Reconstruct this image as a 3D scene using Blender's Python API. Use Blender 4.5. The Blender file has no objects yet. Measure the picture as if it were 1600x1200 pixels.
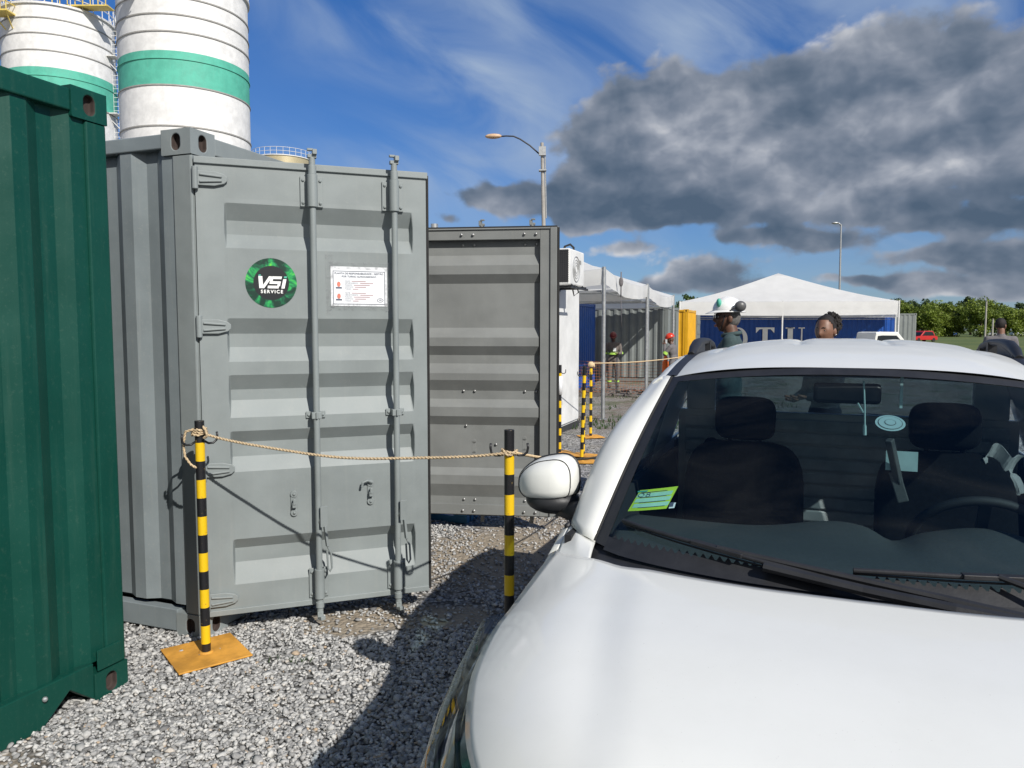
import bpy, bmesh, math, random
import numpy as np
from mathutils import Vector, Matrix, noise as mnoise
R = math.radians
random.seed(7)
rng = np.random.default_rng(11)
scene = bpy.context.scene
COL = scene.collection

# ------------------------------------------------------------------ camera
cam_d = bpy.data.cameras.new("camera")
cam_d.sensor_width = 36.0
cam_d.lens = 26.55
cam_d.clip_start = 0.05
cam_d.clip_end = 5000
cam = bpy.data.objects.new("camera", cam_d)
COL.objects.link(cam)
cam.location = (0, 0, 1.6)
cam.rotation_euler = (R(90 - 4.12), 0, 0)
scene.camera = cam

# ------------------------------------------------------------------ light
SUN = Vector((0.66, -0.95, 0.875)).normalized()
sun_el = math.asin(SUN.z)
sun_rot = math.atan2(SUN.x, SUN.y)
sd = bpy.data.lights.new("sun", 'SUN')
sd.energy = 4.8
sd.angle = R(0.5)
sd.color = (1.0, 0.96, 0.90)
sun = bpy.data.objects.new("sun", sd)
COL.objects.link(sun)
sun.rotation_euler = SUN.to_track_quat('Z', 'Y').to_euler()
scene.view_settings.view_transform = 'Standard'
scene.view_settings.look = 'None'
scene.view_settings.exposure = 0.0
scene.view_settings.gamma = 1.0
scene.render.engine = 'CYCLES'
scene.cycles.max_bounces = 8
scene.cycles.transparent_max_bounces = 12
scene.cycles.caustics_reflective = False
scene.cycles.caustics_refractive = False

# ---- world: Nishita sky with clouds placed by compass direction and height
world = bpy.data.worlds.new("World")
scene.world = world
world.use_nodes = True
wt = world.node_tree
wt.nodes.clear()
class NG:
    """tiny helper to chain shader nodes"""
    def __init__(s, t): s.t = t
    def n(s, typ, **kw):
        nd = s.t.nodes.new(typ)
        for k, v in kw.items(): setattr(nd, k, v)
        return nd
    def setin(s, sock, v):
        if isinstance(v, bpy.types.NodeSocket): s.t.links.new(v, sock)
        else: sock.default_value = v
    def m(s, op, a, b=None, c=None, clamp=False):
        nd = s.n('ShaderNodeMath', operation=op, use_clamp=clamp)
        s.setin(nd.inputs[0], a)
        if b is not None: s.setin(nd.inputs[1], b)
        if c is not None: s.setin(nd.inputs[2], c)
        return nd.outputs[0]
    def v(s, op, a, b=None, c=None):
        nd = s.n('ShaderNodeVectorMath', operation=op)
        s.setin(nd.inputs[0], a)
        if b is not None: s.setin(nd.inputs[1], b)
        if c is not None: s.setin(nd.inputs[2], c)
        return nd.outputs['Value'] if op in ('DOT_PRODUCT', 'LENGTH', 'DISTANCE') else nd.outputs[0]
    def noise(s, vec, scale, detail=4, rough=.55, dist=0, w=None, out='Fac'):
        nd = s.n('ShaderNodeTexNoise', noise_dimensions='2D' if s.t is wt and vec is not tc else '3D')
        if vec is not None: s.setin(nd.inputs['Vector'], vec)
        nd.inputs['Scale'].default_value = scale
        nd.inputs['Detail'].default_value = detail
        nd.inputs['Roughness'].default_value = rough
        nd.inputs['Distortion'].default_value = dist
        return nd.outputs[out]
    def ss(s, x, a, b, lo=0., hi=1.):
        nd = s.n('ShaderNodeMapRange', interpolation_type='SMOOTHSTEP')
        s.setin(nd.inputs[0], x)
        nd.inputs[1].default_value = a; nd.inputs[2].default_value = b
        nd.inputs[3].default_value = lo; nd.inputs[4].default_value = hi
        return nd.outputs[0]
    def mix(s, f, a, b, blend='MIX'):
        nd = s.n('ShaderNodeMix', data_type='RGBA', blend_type=blend)
        s.setin(nd.inputs[0], f)
        s.setin(nd.inputs[6], a if isinstance(a, bpy.types.NodeSocket) else (*a, 1) if len(a) == 3 else a)
        s.setin(nd.inputs[7], b if isinstance(b, bpy.types.NodeSocket) else (*b, 1) if len(b) == 3 else b)
        return nd.outputs[2]
    def ramp(s, f, stops):
        nd = s.n('ShaderNodeValToRGB')
        s.setin(nd.inputs[0], f)
        cr = nd.color_ramp
        while len(cr.elements) < len(stops): cr.elements.new(.5)
        for e, (p, c) in zip(cr.elements, stops):
            e.position = p; e.color = (*c, 1) if len(c) == 3 else c
        return nd.outputs[0]

def azel(u, v, f=1180., p=R(4.12)):
    x = (u - 800) / f; yv = -(v - 600) / f
    d = Vector((x, math.cos(p) + yv * math.sin(p), -math.sin(p) + yv * math.cos(p))).normalized()
    return math.atan2(d.x, d.y), math.asin(d.z)

g = NG(wt)
tc = g.n('ShaderNodeTexCoord').outputs['Generated']
sep = g.n('ShaderNodeSeparateXYZ'); g.setin(sep.inputs[0], tc)
az = g.m('ARCTAN2', sep.outputs[0], sep.outputs[1])
el = g.m('ARCSINE', sep.outputs[2])
comb = g.n('ShaderNodeCombineXYZ'); g.setin(comb.inputs[0], az); g.setin(comb.inputs[1], el)
P = comb.outputs[0]
sky = g.n('ShaderNodeTexSky', sky_type='NISHITA', sun_disc=False)
sky.sun_elevation = sun_el; sky.sun_rotation = sun_rot
sky.altitude = 30; sky.air_density = 1.0; sky.dust_density = 0.3; sky.ozone_density = 3.0
base = sky.outputs[0]
base = g.mix(1.0, base, g.ramp(g.m('MULTIPLY', el, 1.6), [(0, (.46, .60, .86)), (.16, (.44, .60, .86)), (.6, (.30, .62, 1.04)), (1, (.36, .68, 1.04))]), 'MULTIPLY')
# cumulus mask
blobs = [(960,190,75,62,1.0),(1045,175,80,58,1.0),(930,262,85,52,1.0),(1130,215,110,60,1.0),(1250,195,90,62,1.0),(1345,145,75,75,1.0),(1440,120,95,62,1.0),
         (1560,150,110,62,1.0),(1150,272,150,42,1.0),(1400,212,150,50,1.0),(1580,218,100,38,1.0),(960,322,90,26,.95),(1070,312,90,24,.85),(1690,190,140,80,1),(1010,345,70,14,.7),
         (1215,340,110,17,.70),(1285,376,75,13,.85),(1190,374,60,9,.6),(750,308,75,17,.85),(835,316,45,20,.8),(690,342,26,11,.8),
         (1110,424,70,15,.85),(1020,448,60,11,.7),(1150,445,60,11,.6),(1405,330,50,10,.55),(1475,352,70,9,.75),(1590,340,50,9,.6),
         (1490,398,90,12,.9),(1600,408,80,14,.9),(1400,436,60,9,.8),(1480,447,50,8,.7),(1570,450,70,10,.85),(975,392,60,11,.62),(900,350,60,14,.7),(1330,432,40,7,.6),
         (1820,330,170,100,1)]
def cover(Q):
    acc = 0.0
    for (u, v_, ru, rv, w_) in blobs:
        a, e = azel(u, v_)
        su, sv = 1180. / ru * .82, 1180. / rv * .82
        q = g.v('MULTIPLY_ADD', Q, (su, sv, 0), (-a * su, -e * sv, 0))
        acc = g.m('MULTIPLY_ADD', g.m('POWER', 0.35, g.v('DOT_PRODUCT', q, q)), w_ * (1.3 if rv < 22 else 1.0), acc)
    return acc
warp = g.v('MULTIPLY', g.v('SUBTRACT', g.noise(P, 9, 3, .55, out='Color'), (.5, .5, .5)), (.085, .035, 0))
acc = cover(g.v('ADD', P, warp))
Pn = g.v('MULTIPLY', P, (0.85, 1.2, 1))
Po = g.v('ADD', Pn, (0.006, 0.020, 0))
n1 = g.noise(Pn, 13, 7, .56, .1)
Po2 = g.v('ADD', Pn, (0.012, 0.034, 0))
m1 = g.noise(Pn, 7.5, 3.5, .50)
m2 = g.noise(Po2, 7.5, 3.5, .50)
nbig = g.noise(Pn, 7, 3, .5)
vb = []
for q_ in (Pn, Po):
    vo = g.n('ShaderNodeTexVoronoi', feature='F1', voronoi_dimensions='2D'); vo.inputs['Scale'].default_value = 19; vo.inputs['Detail'].default_value = 3; vo.inputs['Roughness'].default_value = .5
    g.setin(vo.inputs['Vector'], g.v('ADD', q_, g.v('MULTIPLY', g.noise(q_, 16, 2, .5, out='Color'), (.03, .03, 0)))); vb.append(vo.outputs['Distance'])
nf = g.m('MULTIPLY_ADD', g.m('SUBTRACT', n1, .5), 1.35, g.m('MINIMUM', acc, 1.5))
nf = g.m('MULTIPLY_ADD', g.m('SUBTRACT', .5, vb[0]), .42, nf)
dens = g.ss(nf, .36, .80)
thick = g.ss(nf, .50, 1.25)
relief = g.m('ADD', g.m('MULTIPLY', g.m('SUBTRACT', m1, m2), 1.25), g.m('MULTIPLY_ADD', g.m('SUBTRACT', vb[1], vb[0]), .30, g.m('MULTIPLY', g.m('SUBTRACT', n1, .5), .12)))
lum = g.m('ADD', g.m('MULTIPLY_ADD', thick, -.20, .63), relief)
lum = g.m('ADD', lum, g.ss(nbig, .3, .7, -.10, .10))
# the flat, shaded base of the big bank lies lower than its lit tops
lum = g.m('ADD', lum, g.m('ADD', g.ss(el, .17, .31, -.14, .12), g.ss(el, .16, .09, 0, .10)), clamp=True)
ccol = g.ramp(lum, [(0, (.80, 1.20, 1.78)), (.28, (1.35, 1.75, 2.38)), (.55, (2.3, 2.65, 3.3)), (.78, (3.7, 4.0, 4.6)), (1, (6.2, 6.3, 6.6))])
# cirrus : long streaks falling to the right
rot = R(-27)
cr = g.n('ShaderNodeVectorRotate', rotation_type='Z_AXIS'); g.setin(cr.inputs['Vector'], P); cr.inputs['Angle'].default_value = -rot
Pc = g.v('MULTIPLY', cr.outputs[0], (2.0, 5.5, 1))
ci = g.noise(Pc, 1.9, 8, .52, .5)
ci2 = g.noise(P, 3.2, 3, .5)
cim = 0.0
for (u, v_, ru, rv, w_, rt) in [(650,95,270,36,1.25,R(-26)),(1050,70,420,110,.85,R(-8)),(720,275,240,60,.75,R(0)),(1350,40,420,110,.8,R(0)),
                           (840,190,120,40,.6,R(-20)),(1250,430,620,80,1.0,0),(470,30,140,40,.6,R(-25))]:
    a, e = azel(u, v_)
    vr = g.n('ShaderNodeVectorRotate', rotation_type='Z_AXIS'); g.setin(vr.inputs['Vector'], P)
    vr.inputs['Center'].default_value = (a, e, 0); vr.inputs['Angle'].default_value = -rt
    su, sv = 1180. / ru, 1180. / rv
    q = g.v('MULTIPLY_ADD', vr.outputs[0], (su, sv, 0), (-a * su, -e * sv, 0))
    cim = g.m('MULTIPLY_ADD', g.m('POWER', .4, g.v('DOT_PRODUCT', q, q)), w_, cim)
cirr = g.m('MULTIPLY', g.m('MULTIPLY', g.ss(ci, .25, .85), g.ss(ci2, .25, .6, .5, 1)), g.m('MINIMUM', cim, 1.1), clamp=True)
skyc = g.mix(cirr, base, (3.8, 4.8, 6.3))
back = g.m('MULTIPLY', g.ss(sep.outputs[1], .05, -.45), g.ss(el, 1.15, .75))  # unseen white cloud behind the camera, added to make the ambient light neutral
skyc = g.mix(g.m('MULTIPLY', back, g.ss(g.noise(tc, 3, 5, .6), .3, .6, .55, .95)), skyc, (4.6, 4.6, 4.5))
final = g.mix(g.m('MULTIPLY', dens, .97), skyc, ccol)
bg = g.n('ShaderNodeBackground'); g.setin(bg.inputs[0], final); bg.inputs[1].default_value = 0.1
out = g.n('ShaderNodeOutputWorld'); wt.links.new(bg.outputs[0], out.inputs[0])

# ------------------------------------------------------------------ materials
MATS = {}
def newmat(name):
    m = bpy.data.materials.new(name); m.use_nodes = True
    nt = m.node_tree; nt.nodes.clear()
    g = NG(nt)
    o = g.n('ShaderNodeOutputMaterial'); b = g.n('ShaderNodeBsdfPrincipled')
    nt.links.new(b.outputs[0], o.inputs[0])
    MATS[name] = m
    return m, g, b, o
def bump(g, b, h, strength=.3, dist=.01):
    n = g.n('ShaderNodeBump'); g.setin(n.inputs['Height'], h)
    n.inputs['Strength'].default_value = strength; n.inputs['Distance'].default_value = dist
    g.t.links.new(n.outputs[0], b.inputs['Normal'])
def simple(name, col, rough=.6, metal=0, var=.12, scale=8, bstr=0, coat=0, spec=.5):
    m, g, b, o = newmat(name)
    tcn = g.n('ShaderNodeTexCoord').outputs['Object']
    n = g.noise(tcn, scale, 6, .6)
    dark = tuple(c * (1 - var) for c in col); lite = tuple(min(1, c * (1 + var)) for c in col)
    g.setin(b.inputs['Base Color'], g.mix(g.ss(n, .3, .7), dark, lite))
    b.inputs['Roughness'].default_value = rough; b.inputs['Metallic'].default_value = metal
    b.inputs['Specular IOR Level'].default_value = spec
    if coat: b.inputs['Coat Weight'].default_value = coat; b.inputs['Coat Roughness'].default_value = .04
    if bstr: bump(g, b, g.noise(tcn, scale * 6, 4, .6), bstr, .004)
    return m
def painted(name, col, rough=.45, streak=.25, rust=.02, dust=(.36, .33, .28), dustamt=.3, spec=.4):
    """weathered sheet-steel paint: fading, vertical run marks, chips, dull bumps"""
    m, g, b, o = newmat(name)
    tcn = g.n('ShaderNodeTexCoord').outputs['Object']
    n = g.noise(tcn, 2.2, 6, .6)
    col1 = g.mix(g.ss(n, .3, .7), tuple(c * .9 for c in col), tuple(c * 1.08 for c in col))
    st = g.noise(g.v('MULTIPLY', tcn, (26, 26, 1.1)), 1, 6, .65)
    c2 = g.mix(g.m('MULTIPLY', g.ss(st, .52, .75), streak), col1, dust)
    sp = g.noise(tcn, 60, 5, .75)
    c3 = g.mix(g.m('MULTIPLY', g.ss(sp, .55, .68), dustamt), c2, dust)
    ch = g.m('MULTIPLY', g.ss(g.noise(tcn, 34, 5, .7), .70, .73), g.ss(g.noise(tcn, 3.1, 2, .5), .45, .62))
    c4 = g.mix(g.m('MULTIPLY', ch, 1.0 if rust > 0 else 0), c3, (.12, .055, .03))
    if rust > 0:
        rs = g.noise(g.v('MULTIPLY', tcn, (16, 16, .9)), 1, 5, .7)
        c4 = g.mix(g.m('MULTIPLY', g.m('MULTIPLY', g.ss(rs, .66, .78), g.ss(g.noise(tcn, 1.4, 2, .5), .52, .62)), min(1, rust * 14)), c4, (.15, .085, .05))
    g.setin(b.inputs['Base Color'], c4)
    g.setin(b.inputs['Roughness'], g.ss(n, .2, .8, rough - .08, rough + .12))
    b.inputs['Specular IOR Level'].default_value = spec
    h = g.m('ADD', g.m('MULTIPLY', g.noise(tcn, 3.0, 2, .5), 1.0), g.m('MULTIPLY', g.noise(tcn, 90, 3, .6), .02))
    bump(g, b, h, .35, .03)
    return m
painted('green_paint', (.005, .058, .042), .42, .10, .01, (.12, .19, .14), .12, .28)
painted('grey_paint', (.236, .264, .264), .48, .12, .03, (.36, .36, .33), .14)
painted('grey_paint_blue', (.205, .238, .250), .48, .18, .05, (.36, .36, .33), .2)
painted('grey_paint_brown', (.215, .224, .218), .5, .12, .02, (.3, .29, .25), .16)
painted('mid_grey_paint', (.19, .21, .205), .55, .3, .05, (.3, .28, .24), .25)
painted('blue_paint', (.009, .070, .32), .42, .1, .01, (.12, .17, .3), .1)
painted('yellow_paint', (.72, .38, .015), .45, .15, .05, (.35, .25, .15), .1)
painted('white_wall_paint', (.74, .74, .72), .5, .12, .0, (.5, .48, .42), .1)
painted('silo_white', (.78, .775, .76), .6, .16, .0, (.55, .53, .47), .12)
painted('silo_green', (.10, .46, .34), .6, .18, .0, (.32, .52, .42), .22)
simple('silo_ring', (.34, .33, .31), .6)
simple('silo_tan', (.5, .43, .27), .45, .3)
simple('railing_yellow', (.72, .55, .14), .5)
simple('railing_white', (.7, .7, .68), .5)
simple('dark_steel', (.05, .05, .052), .55, .2)
simple('black_paint', (.018, .018, .02), .38, 0, .3, 20)
simple('black_plastic', (.022, .023, .026), .5, 0, .15, 20, .1)
simple('rubber', (.02, .02, .02), .8, 0, .15, 12)
simple('galvanised', (.42, .43, .43), .45, .6, .15, 14)
simple('steel_light', (.5, .5, .49), .35, .7)
simple('concrete_pole', (.36, .34, .31), .85, 0, .15, 3, .2)
simple('rust_hole', (.05, .035, .03), .9)
simple('black_gap', (.012, .012, .013), .9)
simple('lamp_head', (.62, .42, .26), .4)
simple('rope_fibre', (.56, .43, .27), .95, 0, .25, 160, .5)
simple('rope_tan', (.66, .50, .30), .95, 0, .25, 160)
m = simple('tent_white', (.90, .90, .88), .65, 0, .04, 2)
g = NG(m.node_tree); b = [n for n in m.node_tree.nodes if n.type == 'BSDF_PRINCIPLED'][0]; o = [n for n in m.node_tree.nodes if n.type == 'OUTPUT_MATERIAL'][0]
tr = g.n('ShaderNodeBsdfTranslucent'); tr.inputs[0].default_value = (.95, .95, .92, 1); mx = g.n('ShaderNodeMixShader'); mx.inputs[0].default_value = .38
g.t.links.new(b.outputs[0], mx.inputs[1]); g.t.links.new(tr.outputs[0], mx.inputs[2]); g.t.links.new(mx.outputs[0], o.inputs[0])
simple('blue_drum', (.03, .16, .30), .5)
simple('orange_plastic', (.85, .17, .03), .55)
simple('orange_net', (.34, .13, .06), .8)
simple('skin_dark', (.12, .058, .036), .5, 0, .12, 30)
simple('skin_mid', (.20, .10, .062), .5, 0, .12, 30)
simple('lip', (.11, .04, .035), .45)
simple('eye_white', (.34, .32, .30), .3)
simple('eye_dark', (.012, .008, .006), .2)
simple('hair_black', (.012, .009, .008), .75, 0, .35, 60, .6)
simple('hair_grey', (.12, .115, .11), .8, 0, .3, 60, .5)
simple('helmet_white', (.8, .8, .78), .25, 0, .03, 6)
simple('helmet_red', (.6, .045, .02), .3)
simple('helmet_dark_red', (.16, .02, .015), .4)
simple('ear_muff_grey', (.10, .10, .10), .4)
simple('cloth_teal', (.045, .075, .078), .9, 0, .15, 40, .3)
simple('cloth_navy', (.012, .017, .028), .9, 0, .15, 40, .3)
simple('cloth_grey', (.15, .14, .145), .9, 0, .15, 40, .3)
simple('cloth_taupe', (.14, .12, .11), .9, 0, .15, 40, .3)
simple('reflective_lime', (.45, .75, .12), .5)
simple('reflective_red', (.8, .12, .08), .5)
simple('badge_white', (.7, .72, .72), .5)
simple('paper', (.80, .82, .84), .55, 0, .02, 4)
simple('ink', (.09, .10, .15), .7)
simple('ink_faint', (.50, .36, .38), .7)
simple('ink_red', (.65, .20, .14), .7)
simple('white_letter', (.92, .92, .90), .5, 0, .04, 5)
simple('sticker_black', (.010, .012, .014), .35)
simple('lime_card', (.55, .78, .06), .5, 0, .05, 10)
simple('mint_card', (.42, .74, .55), .5)
simple('seat_fabric', (.012, .013, .015), .92, 0, .25, 60, .3)
simple('dash_plastic', (.050, .054, .054), .62, 0, .12, 120, .35)
simple('bulkhead_panel', (.78, .80, .79), .7)
simple('wheel_plastic', (.010, .011, .012), .7)
simple('headliner', (.14, .14, .135), .9)
simple('disc_plastic', (.30, .42, .42), .45)
simple('car_red', (.5, .02, .02), .3, 0, .05, 3, 0, .8)
simple('car_blue', (.03, .10, .3), .3, 0, .05, 3, 0, .8)
simple('car_silver', (.45, .47, .5), .3, .5, .05, 3, 0, .8)
simple('chrome', (.7, .7, .7), .12, 1)
simple('far_glass', (.015, .02, .025), .08)
simple('bark', (.12, .09, .06), .9, 0, .3, 6, .5)
def leafmat(name, a, b_):
    m, g, b, o = newmat(name)
    at = g.n('ShaderNodeAttribute', attribute_name='shade').outputs['Fac']
    g.setin(b.inputs['Base Color'], g.mix(at, a, b_))
    b.inputs['Roughness'].default_value = .6
    tr = g.n('ShaderNodeBsdfTranslucent'); g.setin(tr.inputs[0], g.mix(at, a, b_))
    mx = g.n('ShaderNodeMixShader'); mx.inputs[0].default_value = .25
    g.t.links.new(b.outputs[0], mx.inputs[1]); g.t.links.new(tr.outputs[0], mx.inputs[2]); g.t.links.new(mx.outputs[0], o.inputs[0])
leafmat('leaf_light', (.085, .135, .018), (.27, .34, .045))
leafmat('leaf_dark', (.035, .065, .022), (.09, .14, .045))
leafmat('leaf_near', (.04, .08, .02), (.10, .16, .03))

# car paint
m, g, b, o = newmat('car_white')
tcn = g.n('ShaderNodeTexCoord').outputs['Object']
n = g.noise(tcn, 5, 6, .6)
cc = g.mix(g.ss(n, .3, .8), (.80, .805, .76), (.755, .76, .715))
spk = g.m('MAXIMUM', g.m('MULTIPLY', g.ss(g.noise(tcn, 75, 4, .8), .72, .74), g.ss(g.noise(tcn, 6, 2, .5), .45, .6)), g.m('MULTIPLY', g.ss(g.noise(tcn, 240, 2, .5), .74, .77), .6))
g.setin(b.inputs['Base Color'], g.mix(g.m('MULTIPLY', spk, .6), cc, (.25, .22, .18)))
g.setin(b.inputs['Roughness'], g.ss(n, .2, .9, .35, .5))
b.inputs['Coat Weight'].default_value = .55
g.setin(b.inputs['Coat Roughness'], g.ss(g.noise(tcn, 30, 5, .6), .3, .7, .03, .09))
# windscreen glass
def glassmat(name, tint, dust=.05):
    m, g, b, o = newmat(name)
    lw = g.n('ShaderNodeLayerWeight'); lw.inputs[0].default_value = .5
    fr = g.m('MULTIPLY_ADD', g.m('POWER', lw.outputs['Facing'], 5), .96, .04)
    tr = g.n('ShaderNodeBsdfTransparent'); tr.inputs[0].default_value = (*tint, 1)
    gl = g.n('ShaderNodeBsdfGlossy'); gl.inputs['Roughness'].default_value = .015; gl.inputs[0].default_value = (.75, .80, .78, 1)
    mx = g.n('ShaderNodeMixShader'); g.t.links.new(fr, mx.inputs[0])
    g.t.links.new(tr.outputs[0], mx.inputs[1]); g.t.links.new(gl.outputs[0], mx.inputs[2])
    tcn = g.n('ShaderNodeTexCoord').outputs['Object']
    df = g.n('ShaderNodeBsdfDiffuse'); df.inputs[0].default_value = (.55, .55, .5, 1)
    d1 = g.ss(g.noise(g.v('MULTIPLY', tcn, (1.6, .8, 1.6)), 2.6, 6, .60, .8), .40, .75)
    d2 = g.m('MULTIPLY', g.ss(g.noise(tcn, 260, 2, .6), .76, .80), g.ss(g.noise(tcn, 4, 2, .5), .45, .6))
    dm = g.m('ADD', g.m('MULTIPLY', d1, dust), g.m('MULTIPLY', d2, .12))
    mx2 = g.n('ShaderNodeMixShader'); g.setin(mx2.inputs[0], dm)
    g.t.links.new(mx.outputs[0], mx2.inputs[1]); g.t.links.new(df.outputs[0], mx2.inputs[2])
    g.t.links.new(mx2.outputs[0], o.inputs[0])
glassmat('windscreen_glass', (.66, .80, .83), .018)
glassmat('rear_glass', (.5, .56, .58), .16)
glassmat('side_glass', (.16, .19, .20), .01)
glassmat('headlight_glass', (.75, .8, .85), .03)
# clear sticky tape / plastic pocket
m, g, b, o = newmat('clear_tape')
tr = g.n('ShaderNodeBsdfTransparent'); gl = g.n('ShaderNodeBsdfGlossy'); gl.inputs['Roughness'].default_value = .2
tcn = g.n('ShaderNodeTexCoord').outputs['Object']
mx = g.n('ShaderNodeMixShader'); g.setin(mx.inputs[0], g.ss(g.noise(tcn, 55, 4, .7), .45, .75, .06, .45))
g.t.links.new(tr.outputs[0], mx.inputs[1]); g.t.links.new(gl.outputs[0], mx.inputs[2]); g.t.links.new(mx.outputs[0], o.inputs[0])
# round sticker: dark disc with a ring of green light streaks
m, g, b, o = newmat('green_streaks')
tcn = g.n('ShaderNodeTexCoord').outputs['Object']
sp_ = g.n('ShaderNodeSeparateXYZ'); g.setin(sp_.inputs[0], g.v('SUBTRACT', tcn, (.35, 0, 1.84)))
ang = g.m('ARCTAN2', sp_.outputs[2], sp_.outputs[0])
cb = g.n('ShaderNodeCombineXYZ'); g.setin(cb.inputs[0], g.m('SINE', g.m('MULTIPLY', ang, 1))); g.setin(cb.inputs[1], g.m('COSINE', ang))
rr = g.v('LENGTH', g.v('SUBTRACT', g.v('MULTIPLY', tcn, (1, 0, 1)), (.35, 0, 1.84)))
g.setin(cb.inputs[2], g.m('MULTIPLY', rr, 6))
ns = g.noise(cb.outputs[0], 1.5, 5, .62, 1.2)
colr = g.ramp(ns, [(0, (.0, .012, .008)), (.44, (.002, .035, .02)), (.53, (.005, .15, .06)), (.60, (.02, .38, .09)), (.70, (.14, .62, .06)), (.8, (.35, .8, .1))])
inner = g.ss(rr, .086, .090)
g.setin(b.inputs['Base Color'], g.mix(inner, (.012, .014, .017), colr))
b.inputs['Roughness'].default_value = .4
# striped post paint
m, g, b, o = newmat('striped_post')
tcn = g.n('ShaderNodeTexCoord').outputs['Object']
sz = g.n('ShaderNodeSeparateXYZ'); g.setin(sz.inputs[0], tcn)
ph = g.m('FRACT', g.m('DIVIDE', g.m('ADD', sz.outputs[2], g.m('MULTIPLY_ADD', g.noise(tcn, 25, 2, .5), .006, .017)), .18))
isb = g.m('LESS_THAN', ph, .5)
topb = g.m('GREATER_THAN', sz.outputs[2], 1.06)
blk = g.m('MAXIMUM', isb, topb)
ybase = g.mix(g.ss(g.noise(tcn, 20, 5, .7), .62, .68), (.78, .50, .012), (.42, .20, .03))
bbase = g.mix(g.ss(g.noise(tcn, 34, 5, .75), .64, .68), (.014, .014, .016), (.30, .20, .06))
g.setin(b.inputs['Base Color'], g.mix(blk, ybase, bbase))
b.inputs['Roughness'].default_value = .38
bump(g, b, g.noise(tcn, 60, 4, .6), .2, .003)
simple('plate_orange', (.62, .30, .045), .65, 0, .25, 9, .4)
# ground
def groundmat():
    m, g, b, o = newmat('gravel_ground')
    tcn = g.n('ShaderNodeTexCoord').outputs['Object']
    vo = g.n('ShaderNodeTexVoronoi'); g.setin(vo.inputs['Vector'], tcn); vo.inputs['Scale'].default_value = 38
    vsep = g.n('ShaderNodeSeparateColor'); g.t.links.new(vo.outputs['Color'], vsep.inputs[0])
    vo2 = g.n('ShaderNodeTexVoronoi'); g.setin(vo2.inputs['Vector'], tcn); vo2.inputs['Scale'].default_value = 17
    v2 = g.n('ShaderNodeSeparateColor'); g.t.links.new(vo2.outputs['Color'], v2.inputs[0])
    stone = g.ramp(vsep.outputs[0], [(0, (.09, .09, .09)), (.4, (.26, .26, .255)), (.75, (.44, .43, .41)), (1, (.64, .62, .59))])
    stone = g.mix(g.ss(v2.outputs[0], .75, .9, 0, .5), stone, (.55, .54, .50))
    stone = g.mix(g.ss(vo.outputs['Distance'], .35, .8), stone, (.05, .048, .045))
    big = g.noise(tcn, .55, 5, .6)
    sand = g.mix(g.noise(tcn, 30, 4, .7), (.38, .32, .24), (.24, .20, .15))
    acc = g.ss(big, .60, .72, 0, .8)
    for (x, y, rx, ry) in SAND:
        q = g.v('MULTIPLY_ADD', g.v('MULTIPLY', tcn, (1, 1, 0)), (1 / rx, 1 / ry, 0), (-x / rx, -y / ry, 0))
        d = g.m('ADD', g.v('LENGTH', q), g.m('MULTIPLY', g.noise(tcn, 5, 4, .6), .9))
        acc = g.m('MAXIMUM', acc, g.ss(d, 1.1, 1.6, 1, 0))
    sx = g.n('ShaderNodeSeparateXYZ'); g.setin(sx.inputs[0], tcn)
    stone2 = g.mix(acc, stone, sand)
    # weeds and brown earth further out
    far = g.ss(sx.outputs[1], 9.5, 15)
    weeds = g.m('MULTIPLY', g.ss(g.noise(tcn, 1.1, 6, .7), .50, .62), far)
    earth = g.mix(g.ss(g.noise(tcn, 6, 5, .7), .4, .6), (.13, .09, .06), (.25, .22, .19))
    c = g.mix(g.m('MULTIPLY', far, g.ss(g.noise(tcn, .8, 4, .6), .35, .6, .2, .8)), stone2, earth)
    c = g.mix(g.m('MULTIPLY', weeds, .6), c, (.055, .085, .02))
    g.setin(b.inputs['Base Color'], c)
    b.inputs['Roughness'].default_value = .9
    h = g.m('SUBTRACT', g.m('MULTIPLY', g.noise(tcn, 60, 4, .7), .3), vo.outputs['Distance'])
    bump(g, b, h, .9, .012)
SAND = [(-.15, 5.2, .62, .80), (-.55, 4.12, .70, .20), (.2, 6.0, .5, .9), (-1.95, 2.3, .35, .5), (-.9, 3.95, .25, .12)]
groundmat()
m, g, b, o = newmat('stone_chips')
at = g.n('ShaderNodeAttribute', attribute_name='tone').outputs['Fac']
tcn = g.n('ShaderNodeTexCoord').outputs['Object']
c = g.ramp(at, [(0, (.12, .12, .12)), (.28, (.28, .28, .275)), (.6, (.46, .455, .44)), (.93, (.64, .63, .60)), (1, (.48, .37, .26))])
g.setin(b.inputs['Base Color'], g.mix(g.ss(g.noise(tcn, 130, 4, .7), .35, .7, 0, .35), c, (.13, .125, .12)))
b.inputs['Roughness'].default_value = .85
m, g, b, o = newmat('grass_field')
tcn = g.n('ShaderNodeTexCoord').outputs['Object']
c = g.mix(g.ss(g.noise(tcn, .12, 5, .6), .4, .65), (.085, .125, .022), (.15, .17, .04))
c = g.mix(g.ss(g.noise(tcn, 2.5, 5, .7), .35, .7, 0, .6), c, (.05, .08, .015))
g.setin(b.inputs['Base Color'], c); b.inputs['Roughness'].default_value = .9
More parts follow.
